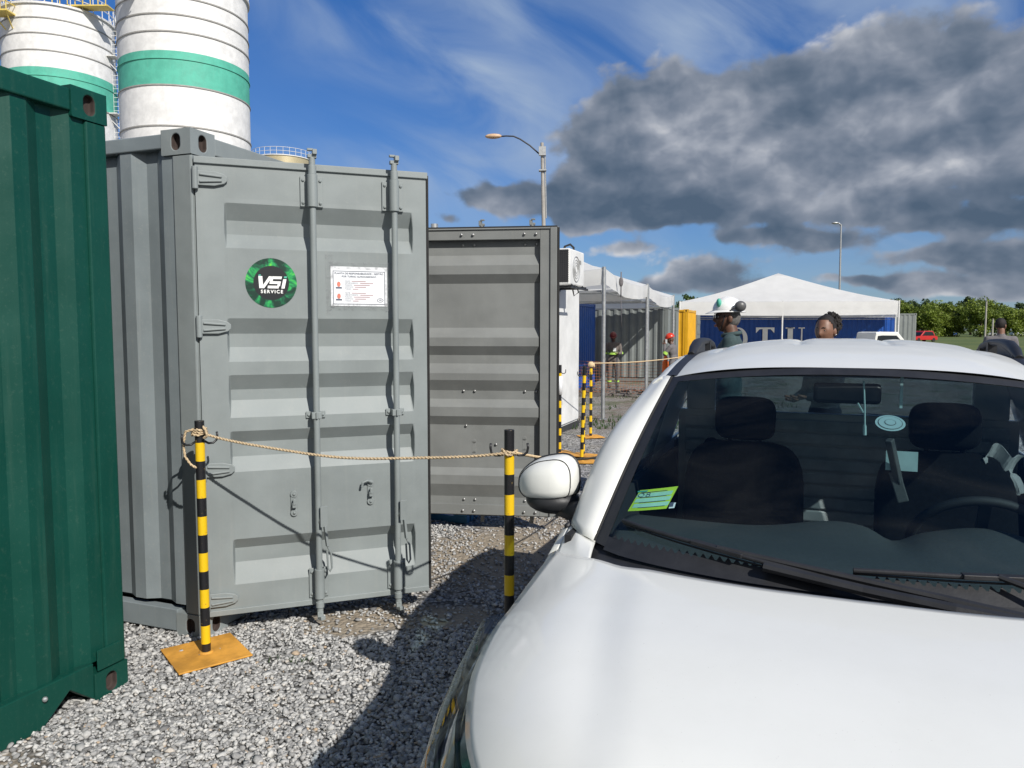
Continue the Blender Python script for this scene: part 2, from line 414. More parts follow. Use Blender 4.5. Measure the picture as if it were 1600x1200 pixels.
# ------------------------------------------------------------------ mesh helpers
class MB:
    def __init__(s): s.v = []; s.f = []; s.m = []
    def add(s, vs, fs, mi=0):
        o = len(s.v); s.v += [tuple(p) for p in vs]
        s.f += [tuple(i + o for i in f) for f in fs]; s.m += [mi] * len(fs)
        return s
    def box(s, c, d, M=None, mi=0):
        x, y, z = d[0] / 2, d[1] / 2, d[2] / 2
        vs = [Vector((sx * x, sy * y, sz * z)) for sz in (-1, 1) for sy in (-1, 1) for sx in (-1, 1)]
        if M is not None: vs = [M @ p for p in vs]
        vs = [p + Vector(c) for p in vs]
        return s.add(vs, [(0, 2, 3, 1), (4, 5, 7, 6), (0, 1, 5, 4), (2, 6, 7, 3), (0, 4, 6, 2), (1, 3, 7, 5)], mi)
    def bx(s, x0, x1, y0, y1, z0, z1, mi=0):
        return s.box(((x0 + x1) / 2, (y0 + y1) / 2, (z0 + z1) / 2), (x1 - x0, y1 - y0, z1 - z0), None, mi)
    def bar(s, a, b, w, h=None, mi=0):
        a = Vector(a); b = Vector(b); d = b - a
        q = d.to_track_quat('Z', 'Y').to_matrix()
        return s.box((a + b) / 2, (w, h or w, d.length), q, mi)
    def tube(s, pts, r, n=10, mi=0, caps=True):
        pts = [Vector(p) for p in pts]; k = len(pts)
        rs = r if isinstance(r, (list, tuple)) else [r] * k
        vs = []; ref = None
        for i, p in enumerate(pts):
            t = (pts[min(i + 1, k - 1)] - pts[max(i - 1, 0)]).normalized()
            if ref is None:
                ref = Vector((0, 0, 1)) if abs(t.z) < .9 else Vector((1, 0, 0))
            a = (ref - t * ref.dot(t))
            if a.length < 1e-5: a = t.orthogonal()
            a.normalize(); ref = a; b = t.cross(a)
            for j in range(n):
                th = 2 * math.pi * j / n
                vs.append(p + (a * math.cos(th) + b * math.sin(th)) * rs[i])
        fs = [(i * n + j, i * n + (j + 1) % n, (i + 1) * n + (j + 1) % n, (i + 1) * n + j) for i in range(k - 1) for j in range(n)]
        if caps: fs += [tuple(range(n - 1, -1, -1)), tuple((k - 1) * n + j for j in range(n))]
        return s.add(vs, fs, mi)
    def cyl(s, c, r, h, axis='z', n=20, mi=0):
        c = Vector(c); d = {'x': Vector((1, 0, 0)), 'y': Vector((0, 1, 0)), 'z': Vector((0, 0, 1))}[axis] * h / 2
        return s.tube([c - d, c + d], r, n, mi)
    def ball(s, c, r, n=16, mi=0, fn=None, M=None):
        c = Vector(c); rr = Vector(r) if not isinstance(r, (int, float)) else Vector((r, r, r))
        k = n // 2 + 1; vs = []
        for i in range(k):
            ph = math.pi * i / (k - 1)
            for j in range(n):
                th = 2 * math.pi * j / n
                d = Vector((math.sin(ph) * math.cos(th), math.sin(ph) * math.sin(th), math.cos(ph)))
                p = Vector((d.x * rr.x, d.y * rr.y, d.z * rr.z))
                if fn: p = fn(d, p)
                if M is not None: p = M @ p
                vs.append(c + p)
        fs = []
        for i in range(k - 1):
            for j in range(n):
                a, b, c2, d2 = i * n + j, (i + 1) * n + j, (i + 1) * n + (j + 1) % n, i * n + (j + 1) % n
                fs.append((a, b, c2, d2))
        return s.add(vs, fs, mi)
    def grid(s, fn, nu, nv, mi=0, flip=False, keep=None):
        vs = [fn(i / nu, j / nv) for i in range(nu + 1) for j in range(nv + 1)]
        fs = []
        for i in range(nu):
            for j in range(nv):
                a = i * (nv + 1) + j
                q = (a, a + nv + 1, a + nv + 2, a + 1)
                if keep and not keep(sum((Vector(vs[t]) for t in q), Vector()) / 4): continue
                fs.append(q[::-1] if flip else q)
        return s.add(vs, fs, mi)
    def prism(s, poly, axis_o, axis_u, axis_v, thick, mi=0):
        """poly (u,v) list extruded along u x v by thick"""
        O = Vector(axis_o); U = Vector(axis_u); V = Vector(axis_v); N = U.cross(V).normalized()
        a = [O + U * p[0] + V * p[1] for p in poly]; n = len(a)
        b = [p + N * thick for p in a]
        fs = [tuple(range(n - 1, -1, -1)), tuple(range(n, 2 * n))]
        fs += [(i, (i + 1) % n, n + (i + 1) % n, n + i) for i in range(n)]
        return s.add(a + b, fs, mi)
    def slotface(s, o, u, v, w, h, sw, sh, depth, mi=0, dark=1):
        """rectangular plate centred at o with an upright oval hole"""
        o = Vector(o); u = Vector(u); v = Vector(v); nrm = u.cross(v)
        n = 28; inn = []; outr = []
        for k in range(n):
            th = 2 * math.pi * (k + .5) / n; c, sn = math.cos(th), math.sin(th)
            if sh > sw:
                px = sw / 2 * c; py = sw / 2 * sn + math.copysign((sh - sw) / 2, sn)
            else:
                py = sh / 2 * sn; px = sh / 2 * c + math.copysign((sw - sh) / 2, c)
            inn.append((px, py))
            t = min((w / 2) / max(abs(c), 1e-6), (h / 2) / max(abs(sn), 1e-6))
            outr.append([t * c, t * sn])
        for cx, cy in ((1, 1), (-1, 1), (-1, -1), (1, -1)):
            kk = min(range(n), key=lambda i: (outr[i][0] - cx * w / 2) ** 2 + (outr[i][1] - cy * h / 2) ** 2)
            outr[kk] = [cx * w / 2, cy * h / 2]
        vs = [o + u * p[0] + v * p[1] for p in outr] + [o + u * p[0] + v * p[1] for p in inn] + [o + u * p[0] + v * p[1] - nrm * depth for p in inn]
        fs = [(i, (i + 1) % n, n + (i + 1) % n, n + i) for i in range(n)]
        s.add(vs, fs, mi)
        fs2 = [(n + i, n + (i + 1) % n, 2 * n + (i + 1) % n, 2 * n + i) for i in range(n)] + [tuple(2 * n + i for i in range(n))]
        return s.add(vs, fs2, dark)
    def build(s, name, mats, parent=None, smooth=False, bevel=0, solid=0, loc=None, merge=False, sub=0):
        me = bpy.data.meshes.new(name)
        me.from_pydata(s.v, [], s.f)
        if isinstance(mats, str): mats = [mats]
        for k in mats: me.materials.append(MATS[k])
        if max(s.m, default=0) > 0: me.polygons.foreach_set('material_index', s.m)
        if merge:
            bm = bmesh.new(); bm.from_mesh(me)
            bmesh.ops.remove_doubles(bm, verts=bm.verts, dist=1e-5)
            bmesh.ops.recalc_face_normals(bm, faces=bm.faces)
            bm.to_mesh(me); bm.free()
        me.update()
        o = bpy.data.objects.new(name, me); COL.objects.link(o)
        if parent is not None: o.parent = parent
        if loc is not None: o.location = loc
        if bevel:
            b = o.modifiers.new('bevel', 'BEVEL'); b.width = bevel; b.segments = 2; b.limit_method = 'ANGLE'; b.angle_limit = R(50)
        if solid:
            b = o.modifiers.new('solidify', 'SOLIDIFY'); b.thickness = abs(solid); b.offset = -1 if solid > 0 else 1
        if sub:
            b = o.modifiers.new('sub', 'SUBSURF'); b.levels = sub; b.render_levels = sub
        if smooth:
            me.polygons.foreach_set('use_smooth', [True] * len(me.polygons))
            if smooth == 'auto':
                try: me.set_sharp_from_angle(angle=R(38))
                except Exception: pass
        return o
def tag(o, label=None, cat=None, group=None, kind=None):
    if label: o['label'] = label
    if cat: o['category'] = cat
    if group: o['group'] = group
    if kind: o['kind'] = kind
    return o
def thing(name, label, cat, loc=(0, 0, 0), rz=0, group=None):
    o = bpy.data.objects.new(name, None); COL.objects.link(o)
    o.empty_display_size = .2
    o.location = loc; o.rotation_euler = (0, 0, rz)
    return tag(o, label, cat, group)
def copy_tree(o, parent=None):
    c = o.copy(); COL.objects.link(c)
    if parent is not None: c.parent = parent
    for ch in list(o.children): copy_tree(ch, c)
    return c
def text_geo(txt, size, spacing=1.0):
    cu = bpy.data.curves.new('t', 'FONT'); cu.body = txt; cu.size = size; cu.align_x = 'CENTER'; cu.align_y = 'CENTER'; cu.space_character = spacing
    cu.resolution_u = 3
    ob = bpy.data.objects.new('t', cu); COL.objects.link(ob)
    dg = bpy.context.evaluated_depsgraph_get()
    me = bpy.data.meshes.new_from_object(ob.evaluated_get(dg))
    vs = [v.co.copy() for v in me.vertices]; fs = [tuple(p.vertices) for p in me.polygons]
    bpy.data.objects.remove(ob); bpy.data.curves.remove(cu); bpy.data.meshes.remove(me)
    return vs, fs
def ip(x, xs, ys): return float(np.interp(x, xs, ys))
def sst(a, b, x):
    t = min(1, max(0, (x - a) / (b - a))); return t * t * (3 - 2 * t)

# ------------------------------------------------------------------ ground
def gz(y, x=0): return -.2 * sst(7, 21, y)
ys = list(np.linspace(-6, 7, 14)) + list(np.linspace(8, 24, 17)) + [30, 45, 70, 120, 200, 350, 600, 1200, 2500]
xs = [-1500, -400, -100, -40, -15, -8, -4, 0, 4, 8, 15, 40, 100, 400, 1500]
gm = MB()
gm.add([(x, y, gz(y)) for y in ys for x in xs],
       [(j * len(xs) + i, j * len(xs) + i + 1, (j + 1) * len(xs) + i + 1, (j + 1) * len(xs) + i) for j in range(len(ys) - 1) for i in range(len(xs) - 1)])
tag(gm.build('ground', 'gravel_ground', smooth=True), 'flat yard of grey crushed stone with patches of bare sand', None, None, 'structure')
gf = MB()
gf.add([(17, 42, -.17), (60, 34, -.17), (900, 34, -.17), (900, 1600, -.17), (-300, 1600, -.17), (-300, 330, -.17), (40, 90, -.17), (24, 60, -.17)],
       [tuple(range(8))])
tag(gf.build('grass_field', 'grass_field'), 'open mown grass field stretching to the tree line', None, None, 'structure')

# crushed-stone chips, too many to count
def chips():
    ico = [(0, -.526, .851), (0, .526, .851), (0, -.526, -.851), (0, .526, -.851), (.851, 0, .526), (.851, 0, -.526), (-.851, 0, .526), (-.851, 0, -.526), (-.526, .851, 0), (.526, .851, 0), (-.526, -.851, 0), (.526, -.851, 0)]
    tri = [(0, 4, 1), (0, 6, 10), (0, 1, 6), (0, 11, 4), (0, 10, 11), (1, 4, 9), (1, 8, 6), (1, 9, 8), (4, 5, 9), (4, 11, 5), (6, 7, 10), (6, 8, 7), (2, 5, 11), (2, 11, 10), (2, 10, 7), (2, 7, 3), (2, 3, 5), (3, 9, 5), (3, 8, 9), (3, 7, 8)]
    ico = np.array(ico); tri = np.array(tri)
    N = 150000
    # more chips close to the camera
    y = 1.7 + 6.3 * rng.random(N) ** 1.25
    x = -.05 + (rng.random(N) - .5) * 2 * (1.25 + .33 * y)
    x -= .35
    keep = np.ones(N, bool)
    for (sx, sy, rx, ry) in SAND:
        d = np.hypot((x - sx) / rx, (y - sy) / ry)
        keep &= ~((d < 1.15 + .35 * np.sin(x * 9 + y * 7)) & (rng.random(N) < .70))
    x, y = x[keep], y[keep]; n = len(x)
    base = np.where(rng.random(n) < .08, .0125, .0076) * (.7 + .7 * rng.random(n))
    sc = np.stack([base * (.8 + .8 * rng.random(n)), base * (.7 + .5 * rng.random(n)), base * (.45 + .5 * rng.random(n))], 1)
    jit = ico[None] * (1 + .95 * (rng.random((n, 12, 1)) - .5))
    p = jit * sc[:, None, :]
    a = rng.random(n) * 6.283; t = (rng.random(n) - .5) * 1.2
    ca, sa, ct, st = np.cos(a), np.sin(a), np.cos(t), np.sin(t)
    px, py, pz = p[..., 0], p[..., 1], p[..., 2]
    py2 = py * ct[:, None] - pz * st[:, None]; pz2 = py * st[:, None] + pz * ct[:, None]
    qx = px * ca[:, None] - py2 * sa[:, None]; qy = px * sa[:, None] + py2 * ca[:, None]
    zz = base * .35 + rng.random(n) * .008
    g0 = np.array([gz(v) for v in y])
    V = np.stack([qx + x[:, None], qy + y[:, None], pz2 + (zz + g0)[:, None]], 2).reshape(-1, 3)
    F = (tri[None] + (np.arange(n) * 12)[:, None, None]).reshape(-1, 3)
    me = bpy.data.meshes.new('gravel')
    me.vertices.add(len(V)); me.vertices.foreach_set('co', V.ravel().astype(np.float32))
    me.loops.add(F.size); me.loops.foreach_set('vertex_index', F.ravel().astype(np.int32))
    me.polygons.add(len(F)); me.polygons.foreach_set('loop_start', (np.arange(len(F)) * 3).astype(np.int32))
    me.update(calc_edges=True)
    at = me.attributes.new('tone', 'FLOAT', 'POINT')
    tone = np.clip(rng.beta(2.0, 1.7, n), 0, .96); tone[rng.random(n) < .015] = 1
    at.data.foreach_set('value', np.repeat(tone, 12).astype(np.float32))
    me.materials.append(MATS['stone_chips'])
    o = bpy.data.objects.new('gravel', me); COL.objects.link(o)
    tag(o, 'loose angular grey stone chips covering the yard', None, None, 'stuff')
chips()

# ------------------------------------------------------------------ containers
TH = R(20.5)
A = Vector((math.sin(TH), math.cos(TH), 0)); Bd = Vector((-math.cos(TH), math.sin(TH), 0))
CROT = math.atan2(Bd.y, Bd.x)
L20, W8, H8 = 6.06, 2.44, 2.59
def corr_profile(length, pitch=.278, depth=.036, start=0.):
    """(distance, inset) pairs of a trapezoidal sheet"""
    n = max(1, round(length / pitch)); p = length / n
    a = p * .26; sl = p * .24
    out = []
    for i in range(n):
        x = i * p
        out += [(x, 0), (x + a, 0), (x + a + sl, depth), (x + 2 * a + sl, depth)]
    out.append((length, 0))
    return out
def corr_wall(mb, p0, d, length, z0, z1, nrm, pitch=.278, depth=.036, mi=0):
    p0 = Vector(p0); d = Vector(d); nrm = Vector(nrm)
    pr = corr_profile(length, pitch, depth)
    vs = []; 
    for x, i in pr:
        p = p0 + d * x - nrm * i
        vs += [(p.x, p.y, z0), (p.x, p.y, z1)]
    fs = [(2 * i, 2 * i + 2, 2 * i + 3, 2 * i + 1) for i in range(len(pr) - 1)]
    mb.add(vs, fs, mi)
def castings(root, L, W, H, mat, which=None):
    cl, cw, ch = .178, .162, .118
    for ix, (x, sx) in enumerate(((0, -1), (L, 1))):
        for iy, (y, sy) in enumerate(((0, 1), (-W, -1))):
            for iz, (z, szn) in enumerate(((0, -1), (H, 1))):
                mb = MB()
                cx = x - sx * cl / 2; cy = y - sy * cw / 2; cz = z - szn * ch / 2
                e = .004
                X = Vector((1, 0, 0)); Y = Vector((0, 1, 0)); Z = Vector((0, 0, 1))
                # end face (normal sx*X), side face (normal sy*Y), top/bottom
                mb.slotface((x + sx * e, cy, cz), Y * sx, Z, cw + 2 * e, ch + 2 * e, .052, .082, .03)
                mb.slotface((cx, y + sy * e, cz), X * -sy, Z, cl + 2 * e, ch + 2 * e, .052, .080, .03)
                mb.slotface((cx, cy, z + szn * e), X * szn, Y, cl + 2 * e, cw + 2 * e, .11, .06, .03)
                mb.add([(cx + sx * -1 * (cl / 2 + e), cy - cw / 2 - e, cz - ch / 2 - e), (cx - sx * (cl / 2 + e), cy + cw / 2 + e, cz - ch / 2 - e),
                        (cx - sx * (cl / 2 + e), cy + cw / 2 + e, cz + ch / 2 + e), (cx - sx * (cl / 2 + e), cy - cw / 2 - e, cz + ch / 2 + e)], [(0, 1, 2, 3)])
                yy = cy - sy * (cw / 2 + e)
                mb.add([(cx - cl / 2 - e, yy, cz - ch / 2 - e), (cx + cl / 2 + e, yy, cz - ch / 2 - e), (cx + cl / 2 + e, yy, cz + ch / 2 + e), (cx - cl / 2 - e, yy, cz + ch / 2 + e)], [(0, 1, 2, 3)])
                zi = cz - szn * (ch / 2 + e)
                mb.add([(cx - cl / 2 - e, cy - cw / 2 - e, zi), (cx + cl / 2 + e, cy - cw / 2 - e, zi), (cx + cl / 2 + e, cy + cw / 2 + e, zi), (cx - cl / 2 - e, cy + cw / 2 + e, zi)], [(0, 1, 2, 3)])
                o = mb.build('corner_casting', [mat, 'rust_hole'], root, merge=True, bevel=.006)
def container(label, mat, origin, rz=CROT, L=L20, W=W8, H=H8, name='shipping_container', mouth=False, endfn=None, postw=.10, side_gap=False, group=None, topmat=None, sidemat=None):
    root = thing(name, label, 'container', origin, rz, group)
    castings(root, L, W, H, mat)
    sm = sidemat or mat
    # posts between castings
    for x0, x1 in ((0, .12), (L - .12, L)):
        for y0, y1 in ((-postw, 0), (-W, -W + postw)):
            MB().bx(x0, x1, y0, y1, .122, H - .122).build('corner_post', mat, root, bevel=.008)
    # rails along the length
    for y0, y1 in ((-.06, 0), (-W, -W + .06)):
        MB().bx(.18, L - .18, y0, y1, H - .085, H - .012).build('top_rail', sm, root, bevel=.006)
        MB().bx(.18, L - .18, y0, y1, .02, .135).build('bottom_rail', sm, root, bevel=.004)
    MB().bx(.13, L - .13, -W + .08, -.08, .14, .17).build('floor', 'dark_steel', root)
    # side walls
    for y, n in ((-.012, 1), (-W + .012, -1)):
        mb = MB(); corr_wall(mb, (.12, y, 0), (1, 0, 0), L - .24, .165, H - .085, (0, n, 0))
        mb.build('side_wall', sm, root, merge=True, solid=.003)
    # roof
    mb = MB()
    pr = corr_profile(L - .24, .21, .02)
    vs = []
    for x, i in pr: vs += [(x + .12, -.06, H - .02 - i), (x + .12, -W + .06, H - .02 - i)]
    mb.add(vs, [(2 * i, 2 * i + 1, 2 * i + 3, 2 * i + 2) for i in range(len(pr) - 1)])
    mb.build('roof', sm, root)
    # far end
    mb = MB(); corr_wall(mb, (L - .012, -.1, 0), (0, -1, 0), W - .2, .15, H - .1, (1, 0, 0)); mb.bx(L - .07, L, -W + .17, -.17, .02, .15); mb.bx(L - .07, L, -W + .17, -.17, H - .1, H - .01)
    mb.build('end_wall', sm, root)
    if mouth:
        MB().bx(.0, .1, -W + .168, -.168, H - .10, H - .012).build('door_header', mat, root, bevel=.006)
        MB().bx(.0, .1, -W + .168, -.168, .02, .14).build('door_sill', mat, root, bevel=.006)
    else:
        mb = MB(); corr_wall(mb, (.014, -W + .1, 0), (0, 1, 0), W - .2, .17, H - .095, (-1, 0, 0), .25, .029)
        mb.build('end_wall', mat, root, merge=True)
        MB().bx(.0, .07, -W + .166, -.166, H - .10, H - .012).build('end_top_rail', mat, root, bevel=.006)
        # bottom rail with the slanting notches beside the corner castings
        hw = W / 2
        pts = [(.166, .012), (.28, .105), (.41, .0)]
        poly = [(p[0], p[1]) for p in pts] + [(W - p[0], p[1]) for p in reversed(pts)] + [(W - .166, .172), (.166, .172)]
        MB().prism([(u, v) for u, v in poly], (.0, -W, 0), (0, 1, 0), (0, 0, 1), .06).build('end_bottom_rail', mat, root, bevel=.004)
    return root
G = Vector((-1.587, 3.80, 0))
G2 = Vector((-1.737, 3.30, 0))
gc = container('dark green corrugated container cut off by the left edge of the picture', 'green_paint', G2 - A * W8 + Vector((0, 0, 0)))
# id plate and a little eye bolt low on the green end wall
MB().bx(-.006, .0, -W8 + .03, -W8 + .15, .13, .22).build('id_plate', 'green_paint', gc, bevel=.002)
MB().ball((-.01, -W8 + .40, .125), .011, 10).build('rivet', 'galvanised', gc)

grey = container('light grey container beside the dark green one, both doors swung open', 'grey_paint', G, mouth=True, sidemat='grey_paint_blue')

# ---- door leaf : local x = across, z = up, outside faces -y when closed side view; hinge at x=0
grooves = [(.21, .29, .36, .43), (.79, .866, .935, 1.007), (1.08, 1.155, 1.21, 1.295), (1.37, 1.43, 1.505, 1.577), (1.935, 1.99, 2.065, 2.17)]
DW, DH, DB = 1.14, 2.31, .135
def panel_depth(z):           # z measured from leaf top, returns inset
    for a, b_, c, d in grooves:
        if a <= z <= d:
            if z < b_: return .042 * (z - a) / (b_ - a)
            if z < c: return .042
            return .042 * (d - z) / (d - c)
    return 0.
def leaf_mesh(mb, DW, wl=.13, wr=.075, mi=0):
    zs = sorted({0, DH, .185, DH - .10} | {v for gq in grooves for v in gq})
    xl = [0.0, wl, wl + .01, DW - wr - .01, DW - wr, DW]
    def P(x, z):
        side = 1 if (wl + .01 - 1e-6 <= x <= DW - wr - .01 + 1e-6) else 0
        return (x, panel_depth(z) * side, DB + DH - z)
    n = len(xl)
    vs = [P(x, z) for z in zs for x in xl]
    fs = [(j * n + i, (j + 1) * n + i, (j + 1) * n + i + 1, j * n + i + 1) for j in range(len(zs) - 1) for i in range(n - 1)]
    mb.add(vs, fs, mi)
def door(parent, hinge_local, rz, flip=False, mat='grey_paint', DW=1.17, wl=.13, wr=.075):
    """root mesh = pressed panel + frame; returned mesh carries hinges, rods..."""
    mb = MB(); leaf_mesh(mb, DW, wl, wr)
    # frame flanges and thickness
    t = .055
    mb.bx(0, wl, .0005, t, DB, DB + DH); mb.bx(DW - wr, DW, .0005, t, DB, DB + DH)
    mb.bx(wl, DW - wr, .0005, t, DB + DH - .09, DB + DH - .0005); mb.bx(wl, DW - wr, .0005, t, DB + .0005, DB + .085)
    # drip lip, raised top and bottom plates
    mb.bx(-.005, DW + .008, -.012, .004, DB + DH - .022, DB + DH + .012)
    mb.bx(-.002, DW, -.008, .003, DB - .018, DB + .012)
    if flip: mb.v = [(DW - v[0] if False else -v[0], v[1], v[2]) for v in mb.v]; mb.f = [f[::-1] for f in mb.f]
    o = mb.build('door', mat, parent, bevel=.003)
    o.location = hinge_local; o.rotation_euler = (0, 0, rz)
    sg = -1 if flip else 1
    # rubber seal round the leaf
    sl = MB()
    for x0, x1, z0, z1 in ((DW, DW + .018, DB - .01, DB + DH), (.0, DW, DB + DH, DB + DH + .014) if flip else (DW, DW + .016, DB, DB + DH)):
        sl.bx(x0, x1, .012, .05, z0, z1)
    if flip:
        sl.v = [(-v[0], v[1], v[2]) for v in sl.v]; sl.f = [f[::-1] for f in sl.f]
    sl.build('door_seal', 'rubber', o)
    for rx in ((.56, .985) if not flip else (.50, .90)):
        x = rx * sg
        rb = MB(); y = -.052
        zt = DB + DH
        rb.tube([(x, y, DB - .05), (x, y, zt + .035)], .0165, 14)
        # thicker bearing sleeves and cam ends
        rb.tube([(x, y, zt - .215), (x, y, zt - .05)], .026, 14)
        rb.tube([(x, y, zt - .05), (x, y, zt - .005)], .021, 14)
        rb.tube([(x, y, DB + .03), (x, y, DB + .19)], .0255, 14)
        rb.tube([(x, y, DB + .012), (x, y, DB - .02)], .022, 12)
        rb.box((x, y, zt + .042), (.045, .03, .018)); rb.box((x + .012, y - .008, zt + .062), (.022, .045, .026)); rb.box((x - .008, y + .01, zt + .078), (.03, .02, .012))
        rb.box((x, y, DB - .055), (.03, .03, .03)); rb.box((x + .006, y - .006, DB - .075), (.026, .04, .02), Matrix.Rotation(.4, 3, 'Z'))
        rod = rb.build('lock_rod', mat, o, bevel=.002, smooth='auto')
        for zc, hh, ww in ((zt - .13, .155, .115), (zt - 1.295, .035, .10), (DB + .105, .16, .10)):
            bk = MB(); bk.box((x, -.006, zc), (ww, .010, hh))
            if hh < .05:
                bk.tube([(x, y - .022, zc - .017), (x, y - .022, zc + .017)], .006, 8); bk.box((x, -.038, zc), (.05, .062, .034))
            else:
                bk.box((x, -.022, zc), (.036, .03, hh * .98))
            for sx in (-1, 1):
                for szz in ((-1, 1) if hh > .1 else (0,)):
                    bk.ball((x + sx * (ww / 2 - .014), -.013, zc + szz * (hh / 2 - .02)), (.009, .007, .009), 8)
            bk.build('rod_bracket', mat, o, bevel=.002)
        # handle
        hd = MB(); z1, z0 = DB + .52, DB + .18
        hx = x + .028 * 1
        hd.tube([(x, -.052, z1 - .09), (x + .01, -.075, z1 - .06), (hx - .005, -.085, z1 - .0)], .010, 8)
        hd.box((hx - .004, -.088, z1 - .04), (.036, .012, .11))
        hd.bar((hx, -.088, z1 - .09), (hx + .012, -.085, z1 - .2), .022, .012)
        hd.tube([(hx + .012, -.085, z1 - .2), (hx + .03, -.083, z1 - .24), (hx + .034, -.083, z0 + .02), (hx + .024, -.083, z0 + .0), (hx + .014, -.083, z0 + .02), (hx + .010, -.083, z1 - .23)], .0055, 8)
        hd.build('door_handle', mat, o, bevel=.002)
    # hinges
    for zt_ in (.095, .83, 1.56, 2.24):
        h = MB(); zc = DB + DH - zt_
        h.tube([(0, -.012, zc - .055), (0, -.012, zc + .055)], .015, 12)
        poly = [(.012, -.036), (.012, .036), (.09, .036), (.135, .024), (.150, .010), (.150, -.010), (.135, -.024), (.09, -.036)]
        h.prism([(p[0], p[1]) for p in poly], (0, -.004, zc), (1, 0, 0), (0, 0, 1), .014)
        h.bar((.02, -.022, zc + .018), (.125, -.02, zc + .010), .012, .010); h.bar((.02, -.022, zc - .018), (.125, -.02, zc - .010), .012, .010)
        if flip: h.v = [(-v[0], v[1], v[2]) for v in h.v]; h.f = [f[::-1] for f in h.f]
        h.build('hinge', mat, o, bevel=.003)
    # handle catch plates
    for cx, dz in ((.44, .545), (.845, .575)):
        cp = MB(); zc = DB + dz; x = cx * sg
        cp.box((x, -.004, zc), (.034, .008, .10)); cp.cyl((x, -.006, zc + .05), .019, .012, 'y', 14); cp.cyl((x, -.006, zc - .05), .019, .012, 'y', 14)
        cp.ball((x, -.014, zc + .05), .008, 8); cp.ball((x, -.014, zc - .05), .008, 8)
        cp.box((x, -.02, zc - .006), (.022, .03, .026)); cp.box((x, -.03, zc + .012), (.014, .018, .03))
        if cx > .5: cp.tube([(x + .01, -.02, zc + .055), (x - .02, -.03, zc + .07), (x - .045, -.03, zc + .06), (x - .05, -.03, zc + .035)], .007, 8)
        cp.build('handle_catch', mat, o, bevel=.002)
    return o
# local frame of grey container: x along Bd, y along -A.  closed leaf points +A = -y.
inv = Matrix.Rotation(-CROT, 3, 'Z')
def world_dir_angle(deg_right):      # compass: degrees to the right of straight ahead -> local z angle of x axis
    v = Vector((math.sin(R(deg_right)), math.cos(R(deg_right)), 0)); l = inv @ v
    return math.atan2(l.y, l.x)
h1 = Vector((-.012, -.012, 0))
d1 = door(grey, h1, world_dir_angle(69.7))
# second leaf: hinge at far post, seen from its inner side, outside faces away from camera
def place2():
    o = door(grey, Vector((-.012, -W8 + .055, 0)), world_dir_angle(97.0) + math.pi, flip=True, mat='grey_paint_brown', DW=1.10, wl=.07, wr=.13)
    return o
d2 = place2(); d2.scale = (1, 1, .974)
def bolt_at(x, y, z):
    MB().ball((x, y, z), (.011, .012, .011), 8).build('bolt', 'steel_light', d2, smooth=True)
for x in (-.36, -.45, -.85, -.94):
    for z in (DB + DH - .05, DB + DH - .125, DB + DH - 1.30, DB + .035, DB + .115):
        dy = panel_depth(DB + DH - z)
        bolt_at(x, .062 if (z > DB + DH - .08 or z < DB + .08) else dy + .005, z)
for x, z in ((-.62, .71), (-.38, .86)): bolt_at(x, .006, z)
MB().bx(-1.10, -1.05, .055, .07, DB, DB + DH).bx(-1.10, -.0, .055, .066, DB + DH - .012, DB + DH).build('inner_trim', 'grey_paint_brown', d2, bevel=.003)

# sticker and notice on the first door (door-local coordinates, outside at -y)
def disc(mb, cx, cy, cz, r, n=64, mi=0):
    vs = [(cx, cy, cz)] + [(cx + r * math.cos(2 * math.pi * k / n), cy, cz + r * math.sin(2 * math.pi * k / n)) for k in range(n)]
    mb.add(vs, [(0, 1 + k, 1 + (k + 1) % n) for k in range(n)], mi)
def put_text(mb, txt, size, cx, cy, cz, mi, bold=0, shear=0., sx=1., spacing=1.0):
    vs, fs = text_geo(txt, size, spacing)
    for k, (ox, oz) in enumerate([(0, 0)] + ([(bold, 0), (-bold, 0), (0, bold), (0, -bold)] if bold else [])):
        mb.add([(cx + (v.x * sx + shear * v.y) + ox, cy - .00004 * k, cz + v.y + oz) for v in vs], fs, mi)
CZ = DB + DH - .73
CZ = 1.84   # sticker centre height is baked in its material
CZs = DB + DH - .605
sk = MB()
disc(sk, .35, -.0025, 1.84, .127)
# VSI letters as slanted strokes
def stroke(mb, pts, mi=1, y=-.0042):
    mb.add([(.35 + p[0] * 1.14, y, 1.84 + p[1] * 1.14) for p in pts], [tuple(range(len(pts)))], mi)
sh = .22
def S(x, z): return (x + sh * z, z)
stroke(sk, [S(-.062, .030), S(-.045, .030), S(-.034, -.010), S(-.036, -.024), S(-.047, -.024)])            # V left
stroke(sk, [S(-.036, -.024), S(-.034, -.010), S(-.016, .030), S(.000, .030), S(-.026, -.024)])              # V right
for a_, b_ in (((-.008, .030), (.040, .018)), ((-.008, .008), (.040, -.004)), ((-.012, -.012), (.036, -.024))):
    stroke(sk, [S(a_[0], a_[1]), S(b_[0], a_[1]), S(b_[0], b_[1]), S(a_[0], b_[1])])
stroke(sk, [S(-.008, .020), S(.004, .020), S(.004, .004), S(-.008, .004)])
stroke(sk, [S(.028, -.002), S(.040, -.002), S(.040, -.014), S(.028, -.014)])
stroke(sk, [S(.048, .018), S(.062, .018), S(.062, -.024), S(.048, -.024)])                                # i
stroke(sk, [S(.050, .031), S(.062, .031), S(.062, .023), S(.050, .023)], 2)
stroke(sk, [S(-.062, .037), S(-.052, .037), S(-.052, .031), S(-.062, .031)], 2)
put_text(sk, 'SERVICE', .0235, .352, -.0045, 1.84 - .045, 1, .0008, 0, 1.0, 1.35)
st_ = sk.build('round_sticker', ['green_streaks', 'white_letter', 'silo_green'], d1)
tag(st_, 'round green and black sticker reading VSI SERVICE')
nt = MB()
nx, nz, y0 = .80, 1.83, -.004
